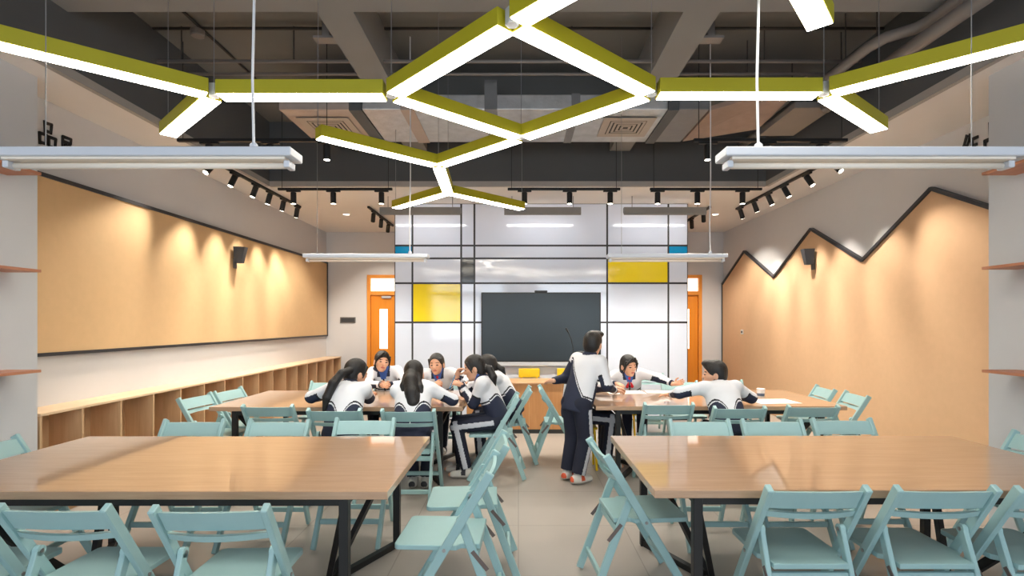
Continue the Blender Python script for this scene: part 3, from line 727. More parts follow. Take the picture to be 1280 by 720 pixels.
build_at(MB().box(-1.22, -1.08, DY0 - 0.006, DY1 + 0.006, DB - 0.006, DB + 0.166), 'band', M['pink_board'], r)
build_at(MB().box(0.55, 0.64, DY0 - 0.006, DY1 + 0.006, DB - 0.006, DB + 0.166), 'band', M['foil_dull'], r)
build_at(MB().box(-0.35, -0.22, DY0 - 0.02, DY1 + 0.006, DB - 0.006, DB + 0.3), 'band', M['foil_dull'], r)
def diffuser(cx, cy, lab):
    v = tag(empty('ceiling_diffuser', (cx, cy, DB)), lab, 'vent', 'square air diffusers')
    f = MB()
    def sq(h0, h1, z0, z1, mb):
        for (x0, x1, y0, y1) in ((-h1, h1, -h1, -h0), (-h1, h1, h0, h1), (-h1, -h0, -h0, h0), (h0, h1, -h0, h0)):
            mb.box(x0, x1, y0, y1, z0, z1)
    sq(0.2, 0.28, -0.018, -0.013, f)
    f.build('frame', M['vent'], v)
    g = MB().box(-0.2, 0.2, -0.2, 0.2, -0.0145, -0.013)
    g.build('throat', M['vent_dark'], v)
    for i in range(4):
        l = MB(); h1 = 0.19 - i * 0.045
        sq(h1 - 0.026, h1, -0.021, -0.017, l); l.build('louver_ring', M['vent'], v)
diffuser(-2.1, 5.88, 'square beige air diffuser at the left end of the foil duct')
diffuser(1.2, 5.88, 'square beige air diffuser at the right end of the foil duct')
r = tag(empty('upper_duct', (0.3, 6.7, 3.95)), 'dull grey wrapped duct lying behind and above the foil duct', 'duct')
build_at(MB().box(-1.2, 1.22, 6.45, 6.8, 3.97, 4.2, 0.02, 2), 'duct_body', M['foil_dull'], r)
# torn brown wrap rising to the right
mb = MB()
P = [(2.0, 6.38, 3.752), (2.0, 5.45, 3.752), (2.76, 5.0, 3.85), (2.74, 6.0, 3.76)]
Q = [(p[0], p[1], p[2] + 0.05) for p in P]
mb.add(P + Q, [(0, 1, 2, 3), (7, 6, 5, 4), (0, 4, 5, 1), (1, 5, 6, 2), (2, 6, 7, 3), (3, 7, 4, 0)])
o = mb.build('insulation_flap', M['brown_wrap']); tag(o, 'brown sheet of duct insulation hanging off the right end of the foil duct', 'insulation')
r = tag(empty('cable_tray', (3.15, 5.2, 3.9)), 'pale grey cable trunking running lengthwise beside the right wall', 'trunking')
build_at(MB().box(2.80, 3.2, 5.3, 6.1, 3.72, 3.785, 0.004), 'tray', M['pipe'], r)
build_at(MB().box(2.82, 2.84, 5.3, 6.1, 3.785, 3.80), 'rail', M['pipe'], r)
def pipe(pts, rad, m, lab, hang=(), top=ZS):
    r = tag(empty('ceiling_pipe', pts[0]), lab, 'pipe', 'pipes under the ceiling')
    build_at(MB().tube(pts, rad, 12), 'pipe_run', M[m], r, True)
    for (x, y, z) in hang: build_at(MB().tube([(x, y, z + rad), (x, y, top - 0.001)], 0.006, 6), 'hanger', M['pipe_dark'], r)
pipe([(-3.38, 4.90, 3.99), (3.2, 4.90, 3.99)], 0.016, 'pipe', 'thin grey pipe crossing the room under the slab, the nearer of a pair', [(x, 4.9, 3.99) for x in (-3.15, -2.1, -0.4, 0.5, 2.3)])
pipe([(-3.38, 5.15, 3.99), (3.2, 5.15, 3.99)], 0.014, 'pipe', 'thin grey pipe crossing the room under the slab, the farther of a pair', [(x, 5.15, 3.99) for x in (-2.6, 0.6, 2.25)])
pipe([(3.18, 2.6, 3.86), (3.15, 4.02, 3.86), (3.12, 4.12, 3.86), (2.98, 4.25, 3.86), (2.94, 4.4, 3.86), (2.92, 6.9, 3.86)], 0.045, 'pipe', 'thick grey pipe with a bend running towards the far end', [(2.935, 4.7, 3.86), (2.925, 5.6, 3.86)])
pipe([(3.08, 2.6, 3.70), (3.08, 5.25, 3.70)], 0.055, 'pipe', 'straight thick grey pipe running lengthwise near the right side', [(3.08, 4.5, 3.70), (3.08, 5.0, 3.70)])
pipe([(-3.38, 4.85, 4.27), (-1.56, 4.85, 4.27)], 0.014, 'pipe_dark', 'dark conduit on the left slab bay')
pipe([(1.56, 4.85, 4.27), (3.38, 4.85, 4.27)], 0.014, 'pipe_dark', 'dark conduit on the right slab bay')
pipe([(-2.97, 4.02, 4.303), (-2.97, 7.2, 4.303)], 0.013, 'pipe_dark', 'dark lengthwise conduit on the left slab bay')
pipe([(-1.24, 4.85, 4.27), (1.24, 4.85, 4.27)], 0.014, 'pipe_dark', 'dark conduit on the middle slab bay')
r = tag(empty('junction_box', (-2.97, 4.85, 4.235)), 'small round junction box on the left slab conduit', 'box')
MB().lathe([(0.06, 0.019), (0.06, -0.03), (0.05, -0.04)], 14).build('box_body', M['pipe'], r)
for s, lab in ((-1.62, 'left'), (1.62, 'right')):
    o = MB().box(s - 0.03, s + 0.03, 4.4, 4.46, 3.95, ZS - 0.001).box(s - 0.1, s + 0.1, 4.38, 4.48, 3.93, 3.95).build('pipe_bracket', M['pipe']); tag(o, 'grey pipe bracket hanging beside the %s lengthwise beam' % lab, 'bracket', 'pipe brackets')
mb = MB()
for k in range(4): mb.tube([(-0.2 + 0.035 * k, 6.3, 3.975), (-0.2 + 0.035 * k, 6.3, ZS - 0.001)], 0.009, 6)
o = mb.build('riser_cable', M['pipe_dark']); tag(o, 'bunch of dark vertical cables above the middle of the foil duct', 'cables', None, 'stuff')

# ------------------------------------------------------------------ people: signed-distance bodies
class Field:
    def __init__(s, lo, hi, h):
        s.h = h; s.lo = np.array(lo, dtype=np.float64); s.n = np.ceil((np.array(hi) - s.lo) / h).astype(int) + 1
        s.f = np.full(tuple(s.n), 1.0, dtype=np.float32)
    def win(s, lo, hi):
        a = np.clip(np.floor((np.array(lo) - s.lo) / s.h).astype(int), 0, s.n - 1); b = np.clip(np.ceil((np.array(hi) - s.lo) / s.h).astype(int) + 1, 1, s.n)
        sl = tuple(slice(a[i], b[i]) for i in range(3))
        g = [(s.lo[i] + s.h * np.arange(a[i], b[i])).astype(np.float32) for i in range(3)]
        return sl, g[0][:, None, None], g[1][None, :, None], g[2][None, None, :]
    def comb(s, sl, d, k, sub=False):
        a = s.f[sl]
        if sub:
            h = np.clip(0.5 - 0.5 * (a + d) / k, 0, 1) if k > 0 else None
            s.f[sl] = a * (1 - h) + (-d) * h + k * h * (1 - h) if k > 0 else np.maximum(a, -d)
        elif k > 0:
            h = np.clip(0.5 + 0.5 * (a - d) / k, 0, 1); s.f[sl] = a * (1 - h) + d * h - k * h * (1 - h)
        else: s.f[sl] = np.minimum(a, d)
    def cone(s, a, b, r1, r2, k=0.02, frame=None, sy=1.0, sub=False):
        """round cone a->b; optional frame (3x3 rows x,y,z) squeezed by sy along its y axis"""
        a = np.array(a, float); b = np.array(b, float); m = max(r1, r2) + k + s.h * 2
        sl, X, Y, Z = s.win(np.minimum(a, b) - m, np.maximum(a, b) + m)
        X = X - a[0]; Y = Y - a[1]; Z = Z - a[2]; ab = b - a
        if frame is not None:
            fx, fy, fz = frame
            px_, py_, pz_ = X * fx[0] + Y * fx[1] + Z * fx[2], (X * fy[0] + Y * fy[1] + Z * fy[2]) / sy, X * fz[0] + Y * fz[1] + Z * fz[2]
            ab = np.array([ab @ fx, (ab @ fy) / sy, ab @ fz]); X, Y, Z = px_, py_, pz_
        t = np.clip((X * ab[0] + Y * ab[1] + Z * ab[2]) / max(1e-9, ab @ ab), 0, 1)
        d = np.sqrt((X - ab[0] * t) ** 2 + (Y - ab[1] * t) ** 2 + (Z - ab[2] * t) ** 2) - (r1 + (r2 - r1) * t)
        s.comb(sl, (d * (sy if sy < 1 else 1)).astype(np.float32), k, sub)
    def ell(s, c, r, frame=None, k=0.02, sub=False):
        c = np.array(c, float); r = np.array(r, float); m = r.max() + k + s.h * 2
        sl, X, Y, Z = s.win(c - m, c + m)
        X = X - c[0]; Y = Y - c[1]; Z = Z - c[2]
        if frame is not None:
            fx, fy, fz = frame
            X, Y, Z = X * fx[0] + Y * fx[1] + Z * fx[2], X * fy[0] + Y * fy[1] + Z * fy[2], X * fz[0] + Y * fz[1] + Z * fz[2]
        k0 = np.sqrt((X / r[0]) ** 2 + (Y / r[1]) ** 2 + (Z / r[2]) ** 2); k1 = np.sqrt((X / r[0] ** 2) ** 2 + (Y / r[1] ** 2) ** 2 + (Z / r[2] ** 2) ** 2)
        s.comb(sl, (k0 * (k0 - 1) / np.maximum(k1, 1e-6)).astype(np.float32), k, sub)
    def half(s, p, n):
        """keep only the side of the plane through p that n points away from"""
        p = np.array(p, float); n = np.array(n, float)
        sl, X, Y, Z = s.win(s.lo, s.lo + s.h * s.n)
        d = (X - p[0]) * n[0] + (Y - p[1]) * n[1] + (Z - p[2]) * n[2]
        s.f[sl] = np.maximum(s.f[sl], d.astype(np.float32))
    def mesh(s):
        f = s.f; ins = f < 0
        if not ins.any(): return np.zeros((0, 3)), np.zeros((0, 4), int)
        cnt = np.zeros(tuple(np.array(f.shape) - 1), dtype=np.int8)
        offs = [(i, j, k) for i in (0, 1) for j in (0, 1) for k in (0, 1)]
        S = f.shape
        for (i, j, k) in offs: cnt += ins[i:S[0] - 1 + i, j:S[1] - 1 + j, k:S[2] - 1 + k]
        I, J, K = np.nonzero((cnt > 0) & (cnt < 8))
        vid = np.full(cnt.shape, -1, dtype=np.int32); vid[I, J, K] = np.arange(len(I))
        V = {o: f[I + o[0], J + o[1], K + o[2]] for o in offs}
        pos = np.zeros((len(I), 3)); n = np.zeros(len(I))
        for a in offs:
            for ax in range(3):
                if a[ax] == 0:
                    b = list(a); b[ax] = 1; b = tuple(b)
                    fa, fb = V[a], V[b]; m = (fa < 0) != (fb < 0)
                    t = np.where(m, fa / np.where(fa == fb, 1, fa - fb), 0)
                    q = np.tile(np.array(a, float), (len(I), 1)); q[:, ax] = t
                    pos[m] += q[m]; n[m] += 1
        pos = (pos / n[:, None] + np.stack([I, J, K], 1)) * s.h + s.lo
        quads = []
        for ax in range(3):
            u, v = (ax + 1) % 3, (ax + 2) % 3
            sa = [slice(None)] * 3; sb = [slice(None)] * 3; sa[ax] = slice(0, S[ax] - 1); sb[ax] = slice(1, S[ax])
            A, B = ins[tuple(sa)], ins[tuple(sb)]
            E = np.nonzero(A != B); E = np.stack(E, 1)
            ok = (E[:, u] > 0) & (E[:, v] > 0) & (E[:, u] < S[u] - 1) & (E[:, v] < S[v] - 1); E = E[ok]
            fl_ = A[tuple(E.T)]
            def cid(du, dv):
                q = E.copy(); q[:, u] -= du; q[:, v] -= dv; return vid[tuple(q.T)]
            Q = np.stack([cid(1, 1), cid(0, 1), cid(0, 0), cid(1, 0)], 1)
            Q[~fl_] = Q[~fl_][:, ::-1]; quads.append(Q)
        return pos, np.concatenate(quads)

def np_obj(name, V, Q, mats, mi, parent, smooth_it=1):
    me = D.meshes.new(name)
    me.vertices.add(len(V)); me.vertices.foreach_set('co', V.astype(np.float32).ravel())
    me.loops.add(len(Q) * 4); me.loops.foreach_set('vertex_index', Q.astype(np.int32).ravel())
    me.polygons.add(len(Q)); me.polygons.foreach_set('loop_start', np.arange(0, len(Q) * 4, 4, dtype=np.int32)); me.polygons.foreach_set('loop_total', np.full(len(Q), 4, dtype=np.int32))
    for m in mats: me.materials.append(m)
    me.polygons.foreach_set('material_index', mi.astype(np.int32)); me.polygons.foreach_set('use_smooth', np.ones(len(Q), dtype=bool))
    me.update(calc_edges=True); me.validate()
    o = D.objects.new(name, me); COL.objects.link(o); o.parent = parent
    return o

def nrm(v): v = np.array(v, float); return v / np.linalg.norm(v)
def rot_zxy(yaw, pitch, roll):
    """columns: local x (right), y (forward), z (up); yaw left-positive, pitch up-positive, roll to the right shoulder positive"""
    R = Matrix.Rotation(rd(yaw), 3, 'Z') @ Matrix.Rotation(rd(pitch), 3, 'X') @ Matrix.Rotation(rd(roll), 3, 'Y')
    return np.array(R)
def ik(sh, wr, l1, l2, hint):
    sh, wr = np.array(sh, float), np.array(wr, float); d = wr - sh; L = np.linalg.norm(d)
    if L > (l1 + l2) * 0.985: wr = sh + d / L * (l1 + l2) * 0.985; d = wr - sh; L = np.linalg.norm(d)
    x = (l1 * l1 - l2 * l2 + L * L) / (2 * L); y = math.sqrt(max(0, l1 * l1 - x * x)); u = d / L
    h = np.array(hint, float); h = h - u * (h @ u); h = h / np.linalg.norm(h)
    return sh + u * x + h * y, wr

def hand(F_, wr, d, n, side, curl=0.5, spread=1.0):
    """palm + four fingers + thumb. d finger direction, n palm normal (out of the palm), side: +1 thumb towards d x n"""
    d = nrm(d); n = np.array(n, float); n = nrm(n - d * (n @ d)); t = np.cross(d, n) * side
    P = lambda a, b_, c: wr + d * a + t * b_ + n * c
    F_.cone(wr - d * 0.02, wr + d * 0.02, 0.021, 0.022, 0.01)
    F_.cone(P(0.02, 0.012, 0), P(0.06, 0.02, 0), 0.016, 0.013, 0.012); F_.cone(P(0.02, -0.01, 0), P(0.06, -0.02, 0), 0.016, 0.012, 0.012); F_.cone(P(0.02, 0, 0), P(0.062, 0, 0), 0.016, 0.013, 0.012)
    for i, (off, L) in enumerate(((0.026, 0.058), (0.009, 0.066), (-0.008, 0.061), (-0.024, 0.048))):
        p = P(0.062, off, 0); ang = 0
        dd = nrm(d + t * off * 3.0 * spread)
        for j, fr in enumerate((0.45, 0.3, 0.25)):
            ang += curl * (0.7 if j == 0 else 1.0)
            q = p + (dd * math.cos(ang) + n * math.sin(ang)) * L * fr
            F_.cone(p, q, 0.0088 - 0.001 * j, 0.008 - 0.001 * j, 0.003); p = q
    p = P(0.02, 0.024, 0.006)
    q = p + (d * 0.6 + t * 0.75 + n * 0.25) * 0.034; F_.cone(p, q, 0.011, 0.0095, 0.006)
    F_.cone(q, q + nrm(d * 0.95 + t * 0.2 + n * 0.4) * 0.027, 0.0095, 0.008, 0.003)

def person(label, loc, yaw, hip, spine, head_c, head_r, wr_l, wr_r, hint_l, hint_r, legs, hair='tail', tail=None, hands=None, scarf=None,
           shoes=('shoe_white', 'shoe_dark'), fringe=0.0, twist=0, stripe=True, cuff=True, sc=1.0, hem=0.055, baggy=0.0, yoke=False, free=False):
    """all joints in the person's own frame: +y is where the seat / feet face, +x their right hand, z up"""
    root = tag(empty('person', (loc[0], loc[1], 0), rd(yaw)), label, 'person', None)
    hip = np.array(hip, float); sp = np.array(spine, float); hc = np.array(head_c, float)
    S = sp - hip; Ls = np.linalg.norm(S); S = S / Ls
    tw = rd(twist); fx = np.array([math.cos(tw), math.sin(tw), 0.0]); fx = nrm(fx - S * (fx @ S)); fy = np.cross(S, fx)
    FR = (fx, fy, S)
    seated = hip[2] < 0.7
    shw = 0.148; hs = 1.13
    sl_, sr_ = sp - fx * shw + S * -0.015, sp + fx * shw + S * -0.015
    def ikm(sh, wr_, a, b_, hint):
        hint = np.array(hint, float)
        for _ in range(14):
            e_, w_ = ik(sh, wr_, a, b_, hint)
            if not seated or e_[2] >= 0.816 or (free and e_[1] < 0.24): break
            hint[2] += 0.12
        return e_, w_
    el, wl = ikm(sl_, wr_l, 0.24, 0.215, hint_l); er, wr = ikm(sr_, wr_r, 0.24, 0.215, hint_r)
    R = rot_zxy(*head_r); HX, HY, HZ = R[:, 0], R[:, 1], R[:, 2]; HF = (HX, HY, HZ)
    hp = lambda x, y, z: hc + (HX * x + HY * y + HZ * z) * hs
    nb = sp + S * 0.02
    pts = np.array([hip, sp, hc, el, wl, er, wr] + [p for lg in legs for p in lg])
    lo, hi = pts.min(0) - 0.24, pts.max(0) + 0.24; lo[2] = max(lo[2], -0.02)
    # ---- body (skin)
    B = Field(lo, hi, 0.006)
    B.cone(hip + S * 0.04, sp - S * 0.1, 0.115, 0.125, 0.03, FR, 0.6)
    B.cone(sl_, sr_, 0.04, 0.04, 0.04)
    B.cone(nb - S * 0.03, hp(0, -0.028, -0.05), 0.046, 0.043, 0.03)
    for a, e_, w_ in ((sl_, el, wl), (sr_, er, wr)):
        B.cone(a, e_, 0.038, 0.031, 0.02); B.cone(e_, w_, 0.031, 0.022, 0.015)
    for lg in legs:
        h_, k_, a_ = [np.array(p, float) for p in lg[:3]]
        B.cone(h_, k_, 0.062, 0.045, 0.03); B.cone(k_, a_, 0.045, 0.03, 0.02)
        fd = nrm(np.array(lg[3], float) - a_); B.cone(a_ + np.array([0, 0, -0.03]), np.array(lg[3], float), 0.028, 0.022, 0.015)
    # head
    B.ell(hp(0, -0.012, 0.03), np.array((0.074, 0.09, 0.084)) * hs, HF, 0.02)
    B.ell(hp(0, 0.02, -0.042), np.array((0.051, 0.06, 0.062)) * hs, HF, 0.035)
    B.ell(hp(0, 0.05, -0.085), np.array((0.024, 0.022, 0.018)) * hs, HF, 0.02)
    B.ell(hp(0, 0.03, -0.012), np.array((0.063, 0.054, 0.036)) * hs, HF, 0.02)
    for s in (-1, 1):
        B.ell(hp(s * 0.031, 0.088, 0.004), np.array((0.017, 0.012, 0.010)) * hs, HF, 0.012, True)
        B.ell(hp(s * 0.031, 0.074, 0.003), np.array((0.013, 0.009, 0.008)) * hs, HF, 0.004)
        B.ell(hp(s * 0.073, -0.012, -0.012), np.array((0.010, 0.019, 0.031)) * hs, HF, 0.008)
    B.cone(hp(0, 0.078, 0.006), hp(0, 0.092, -0.024), 0.007, 0.0125, 0.012)
    B.ell(hp(0, 0.072, -0.055), np.array((0.021, 0.011, 0.009)) * hs, HF, 0.008)
    hands = hands or {}
    dl = hands.get('l', (nrm(wl - el), (0, 0, -1), 0.5)); dr_ = hands.get('r', (nrm(wr - er), (0, 0, -1), 0.5))
    hand(B, wl + nrm(wl - el) * 0.02, dl[0], dl[1], -1, dl[2])
    hand(B, wr + nrm(wr - er) * 0.02, dr_[0], dr_[1], 1, dr_[2])
    V, Q = B.mesh(); C = V[Q].mean(1)
    L_ = (C - hc) @ np.stack([HX, HY, HZ], 1) / hs
    mi = np.zeros(len(Q), int)
    face = L_[:, 1] > 0.058
    ax_ = np.abs(L_[:, 0])
    mi[face & (((ax_ - 0.031) / 0.013) ** 2 + ((L_[:, 2] - 0.004) / 0.006) ** 2 < 1)] = 2
    mi[face & (((ax_ - 0.032) / 0.018) ** 2 + ((L_[:, 2] - 0.026) / 0.004) ** 2 < 1)] = 2
    mi[face & ((L_[:, 0] / 0.022) ** 2 + ((L_[:, 2] + 0.055) / 0.009) ** 2 < 1)] = 1
    np_obj('body', V, Q, [M['skin'], M['lip'], M['eye_dark']], mi, root)
    # ---- jacket
    J = Field(lo, hi, 0.007)
    J.cone(hip + S * 0.03, sp - S * 0.115, 0.158, 0.163, 0.03, FR, 0.70)
    J.cone(sl_ - S * 0.006, sr_ - S * 0.006, 0.056, 0.056, 0.05)
    J.cone(nb - S * 0.025, nb + nrm(hp(0, -0.03, -0.05) - nb) * 0.038, 0.064, 0.062, 0.025)
    for a, e_, w_ in ((sl_, el, wl), (sr_, er, wr)):
        J.cone(a, e_, 0.062, 0.052, 0.035); J.cone(e_, w_ - nrm(w_ - e_) * 0.015, 0.053, 0.036, 0.025)
    J.cone(hip - S * (hem - 0.06), hip + S * 0.1, 0.150 + baggy, 0.152, 0.03, FR, 0.74) if hem > 0.06 else None
    J.half(hip - S * hem, -S)
    # neck opening
    nd = nrm(hp(0, -0.03, -0.05) - nb)
    J.cone(nb + nd * 0.02, nb + nd * 0.14, 0.049, 0.052, 0.008, sub=True)
    for w_, e_ in ((wl, el), (wr, er)): J.cone(w_ - nrm(w_ - e_) * 0.012, w_ + nrm(w_ - e_) * 0.06, 0.028, 0.03, 0.004, sub=True)
    V, Q = J.mesh(); C = V[Q].mean(1)
    v = (C - hip) @ S / Ls; u = (C - hip) @ fx; w = (C - hip) @ fy
    def seg(a, b_):
        ab = b_ - a; t = np.clip((C - a) @ ab / (ab @ ab), 0, 1); dd = C - a - t[:, None] * ab; return t, np.linalg.norm(dd, axis=1), dd
    mi = np.zeros(len(Q), int)
    tors = np.abs((C - hip) @ fx) / 0.165
    dist_t = np.sqrt(u ** 2 + (w / 0.7) ** 2) - 0.165
    arm_t = np.full(len(Q), -1.0); arm_d = np.full(len(Q), 9.0); arm_dd = np.zeros((len(Q), 3))
    for a, e_, w_ in ((sl_, el, wl), (sr_, er, wr)):
        for p, q, o_, rr in ((a, e_, 0, 0.057), (e_, w_, 1, 0.045)):
            t, dd, vec = seg(p, q); m = dd - rr < arm_d
            arm_t[m] = t[m] + o_; arm_d[m] = (dd - rr)[m]; arm_dd[m] = vec[m]
    is_arm = arm_d < dist_t - 0.004
    au = np.abs(u)
    bound = 0.60 - ((au - 0.12) / 0.12) ** 2 * 0.42            # arched navy side panels, white strip down the middle of the back
    if yoke: bound = np.clip(0.46 - u * 3.4, 0.06, 0.93)
    bound_f = np.full(len(Q), 0.52)
    bd = np.where(w < 0, bound, bound_f)
    dv = v - bd
    mi[(~is_arm) & (dv < 0)] = 1
    mi[(~is_arm) & (np.abs(dv + 0.035) < 0.014)] = 0
    mi[(~is_arm) & (np.abs(dv) < 0.018)] = 2
    lowm = arm_dd[:, 2] < 0.008
    on = is_arm & (arm_t > 0.62) & (arm_t < 1.72) & lowm
    mi[on] = 1
    mi[is_arm & (arm_t > 0.55) & (arm_t <= 0.62) & lowm] = 2
    if yoke: mi[is_arm & (u < 0) & (arm_t > 0.2)] = 1
    if cuff: mi[is_arm & (arm_t > 1.86)] = 1
    ncz = C - nb; nax = nrm(hp(0, -0.03, -0.05) - nb); nrad = np.linalg.norm(ncz - (ncz @ nax)[:, None] * nax, axis=1)
    mi[(nrad < 0.078) & (v > 0.98) & (ncz @ nax > -0.004)] = 1
    fr_ = (w > 0) & (~is_arm)
    mi[fr_ & (v > 0.90) & (au < 0.075) & (au > 0.028)] = 1
    mi[fr_ & (v > 0.84) & (au <= 0.028 + (v - 0.84) * 0.12)] = 3
    mi[fr_ & (v <= 0.84) & (au < 0.008)] = 2
    np_obj('jacket', V, Q, [M['jk_white'], M['jk_navy'], M['jk_black'], M['shirt_blue']], mi, root)
    # ---- trousers
    T = Field(lo, hi, 0.007)
    hl, hr = np.array(legs[0][0], float), np.array(legs[1][0], float)
    T.cone(hl, hr, 0.088, 0.088, 0.03)
    T.cone(hip + S * 0.075, hip + S * 0.1, 0.14, 0.14, 0.03, FR, 0.68)
    for lg in legs:
        h_, k_, a_ = [np.array(p, float) for p in lg[:3]]
        T.cone(h_, k_, 0.083 + baggy, 0.066 + baggy, 0.03); T.cone(k_, a_ + nrm(k_ - a_) * 0.02, 0.066 + baggy, 0.056 + baggy, 0.02)
    for lg in legs:
        k_, a_ = np.array(lg[1], float), np.array(lg[2], float); ad = nrm(a_ - k_)
        T.cone(a_ + ad * 0.035, a_ + ad * 0.12, 0.075, 0.075, 0.004, sub=True)
    V, Q = T.mesh(); C = V[Q].mean(1); mi = np.zeros(len(Q), int)
    if stripe:
        for lg, s in zip(legs, (-1, 1)):
            h_, k_, a_ = [np.array(p, float) for p in lg[:3]]
            best = None
            for p, q, rr in ((h_, k_, 0.075), (k_, a_, 0.06)):
                t, dd, vec = seg(p, q) if False else (lambda ab: (lambda t: (t, None, C - p - t[:, None] * ab))(np.clip((C - p) @ ab / (ab @ ab), 0, 1)))(q - p)
                ax = nrm(q - p); lat = np.array([s, 0, 0.0]); lat = nrm(lat - ax * (lat @ ax)); per = np.cross(ax, lat)
                near = np.linalg.norm(vec, axis=1) < rr + 0.035
                m = near & (vec @ lat > rr * 0.55) & (np.abs(vec @ per) < 0.024)
                if h_ is p: m &= t > 0.12
                mi[m] = 1
    np_obj('trousers', V, Q, [M['tr_navy'], M['tr_stripe']], mi, root)
    # ---- shoes
    for lg in legs:
        a_, t_ = np.array(lg[2], float), np.array(lg[3], float)
        Sh = Field(np.minimum(a_, t_) - 0.14, np.maximum(a_, t_) + 0.14, 0.006)
        fd = nrm((t_ - a_) * np.array([1, 1, 0])); ft = np.array([a_[0], a_[1], 0]); base = max(0.0, t_[2] - 0.035)
        z0 = base + 0.038
        Sh.cone(ft - fd * 0.045 + [0, 0, z0 + 0.012], ft + fd * 0.03 + [0, 0, z0 + 0.012], 0.041, 0.042, 0.02)
        Sh.cone(ft + fd * 0.02 + [0, 0, z0], ft + fd * 0.135 + [0, 0, z0 - 0.004], 0.044, 0.035, 0.02)
        Sh.cone(ft + [0, 0, z0 + 0.01], a_ + [0, 0, -0.0], 0.044, 0.042, 0.02)
        Sh.half([0, 0, base + 0.004], [0, 0, -1])
        V, Q = Sh.mesh()
        if not len(Q): continue
        C = V[Q].mean(1); mi = np.zeros(len(Q), int); al = (C - ft) @ fd
        mi[(np.abs(al - 0.03) < 0.022) & (C[:, 2] > z0)] = 1
        mi[(al < -0.072) & (C[:, 2] > base + 0.03)] = 1
        mi[C[:, 2] < base + 0.022] = 2
        np_obj('shoe', V, Q, [M[shoes[0]], M[shoes[1]], M['sole']], mi, root)
    # ---- hair
    G = Field(hc - 0.42, hc + 0.2, 0.0055)
    G.ell(hp(0, -0.016, 0.034), np.array((0.080, 0.097, 0.090)) * hs, HF, 0.0)
    if hair == 'short':
        G.ell(hp(0, -0.05, -0.02), np.array((0.07, 0.055, 0.065)) * hs, HF, 0.03)
        G.ell(hp(0.02, 0.05, 0.095), np.array((0.055, 0.045, 0.03)) * hs, HF, 0.03)
        G.ell(hp(0, 0.115, -0.02), np.array((0.088, 0.102, 0.083 - fringe)) * hs, HF, 0.02, True)
        G.ell(hp(0, 0.03, -0.075), np.array((0.12, 0.075, 0.07)) * hs, HF, 0.02, True)
    else:
        G.ell(hp(0, -0.055, -0.025), np.array((0.072, 0.05, 0.07)) * hs, HF, 0.03)
        G.ell(hp(0, 0.115, -0.015), np.array((0.082, 0.09, 0.088 - fringe)) * hs, HF, 0.015, True)
        G.ell(hp(0, 0.045, -0.075), np.array((0.12, 0.07, 0.075)) * hs, HF, 0.02, True)
        for s in (-1, 1): G.cone(hp(s * 0.066, 0.045, 0.06), hp(s * 0.073, 0.02, -0.03), 0.013, 0.006, 0.012)
        if fringe > 0:
            for s in (-1, 1):
                G.cone(hp(s * 0.015, 0.083, 0.098), hp(s * 0.068, 0.060, 0.035), 0.015, 0.009, 0.01)
                G.cone(hp(s * 0.068, 0.060, 0.035), hp(s * 0.078, 0.03, -0.06), 0.009, 0.005, 0.008)
        for ch in (tail or []):
            for (p, q, r1, r2) in ch: G.cone(p, q, r1, r2, 0.012)
    V, Q = G.mesh()
    np_obj('hair', V, Q, [M['hair']], np.zeros(len(Q), int), root)
    if scarf:
        Fs = Field(sp - 0.3, sp + 0.3, 0.006)
        c = sp + S * 0.015
        ring = [c + fx * 0.066 * math.cos(t) + fy * (0.06 * math.sin(t) + 0.004) + S * (-0.012 * math.sin(t)) for t in np.linspace(0, 2 * PI, 13)]
        for i in range(12): Fs.cone(ring[i], ring[i + 1], 0.011, 0.011, 0.006)
        kn = c + fy * 0.085 - S * 0.035
        Fs.ell(kn, (0.018, 0.016, 0.018), None, 0.008)
        for s in (-1, 1): Fs.cone(kn, c + fy * 0.108 + fx * s * 0.03 - S * 0.14, 0.009, 0.02, 0.006)
        V, Q = Fs.mesh(); np_obj('scarf', V, Q, [M[scarf]], np.zeros(len(Q), int), root)
    return root

def sit_legs(kx=0.09, ky=0.36, kz=0.525, ax=0.09, ay=0.33, hy=-0.03, hz=0.566):
    return [[(s * 0.078, hy, hz), (s * kx, ky, kz), (s * ax, ay, 0.085), (s * (ax + 0.01), ay + 0.16, 0.035)] for s in (-1, 1)]
def chain(pts, rs): return [(np.array(pts[i], float), np.array(pts[i + 1], float), rs[i], rs[i + 1]) for i in range(len(pts) - 1)]
UP = (0, 0, -1)
def P_girl_ponytail():
    person("girl seen from behind with a long ponytail hanging to her left, leaning on the table", (-1.565, 4.66), 0,
       (0, -0.055, 0.575), (0.0, 0.17, 0.955), (0.045, 0.265, 1.075), (-42, -8, 6), (-0.33, 0.43, 0.825), (0.08, 0.58, 0.835), (-1, -0.3, -0.3), (0.2, -0.6, -0.3), sit_legs(),
       tail=[chain([(0.02, 0.165, 1.11), (-0.04, 0.10, 1.09), (-0.10, 0.05, 1.0), (-0.145, 0.02, 0.88), (-0.165, 0.01, 0.765)], [0.03, 0.036, 0.042, 0.038, 0.018])],
       hands={'l': ((-0.5, 1, 0), UP, 0.3), 'r': ((0.2, 1, 0), UP, 0.35)})
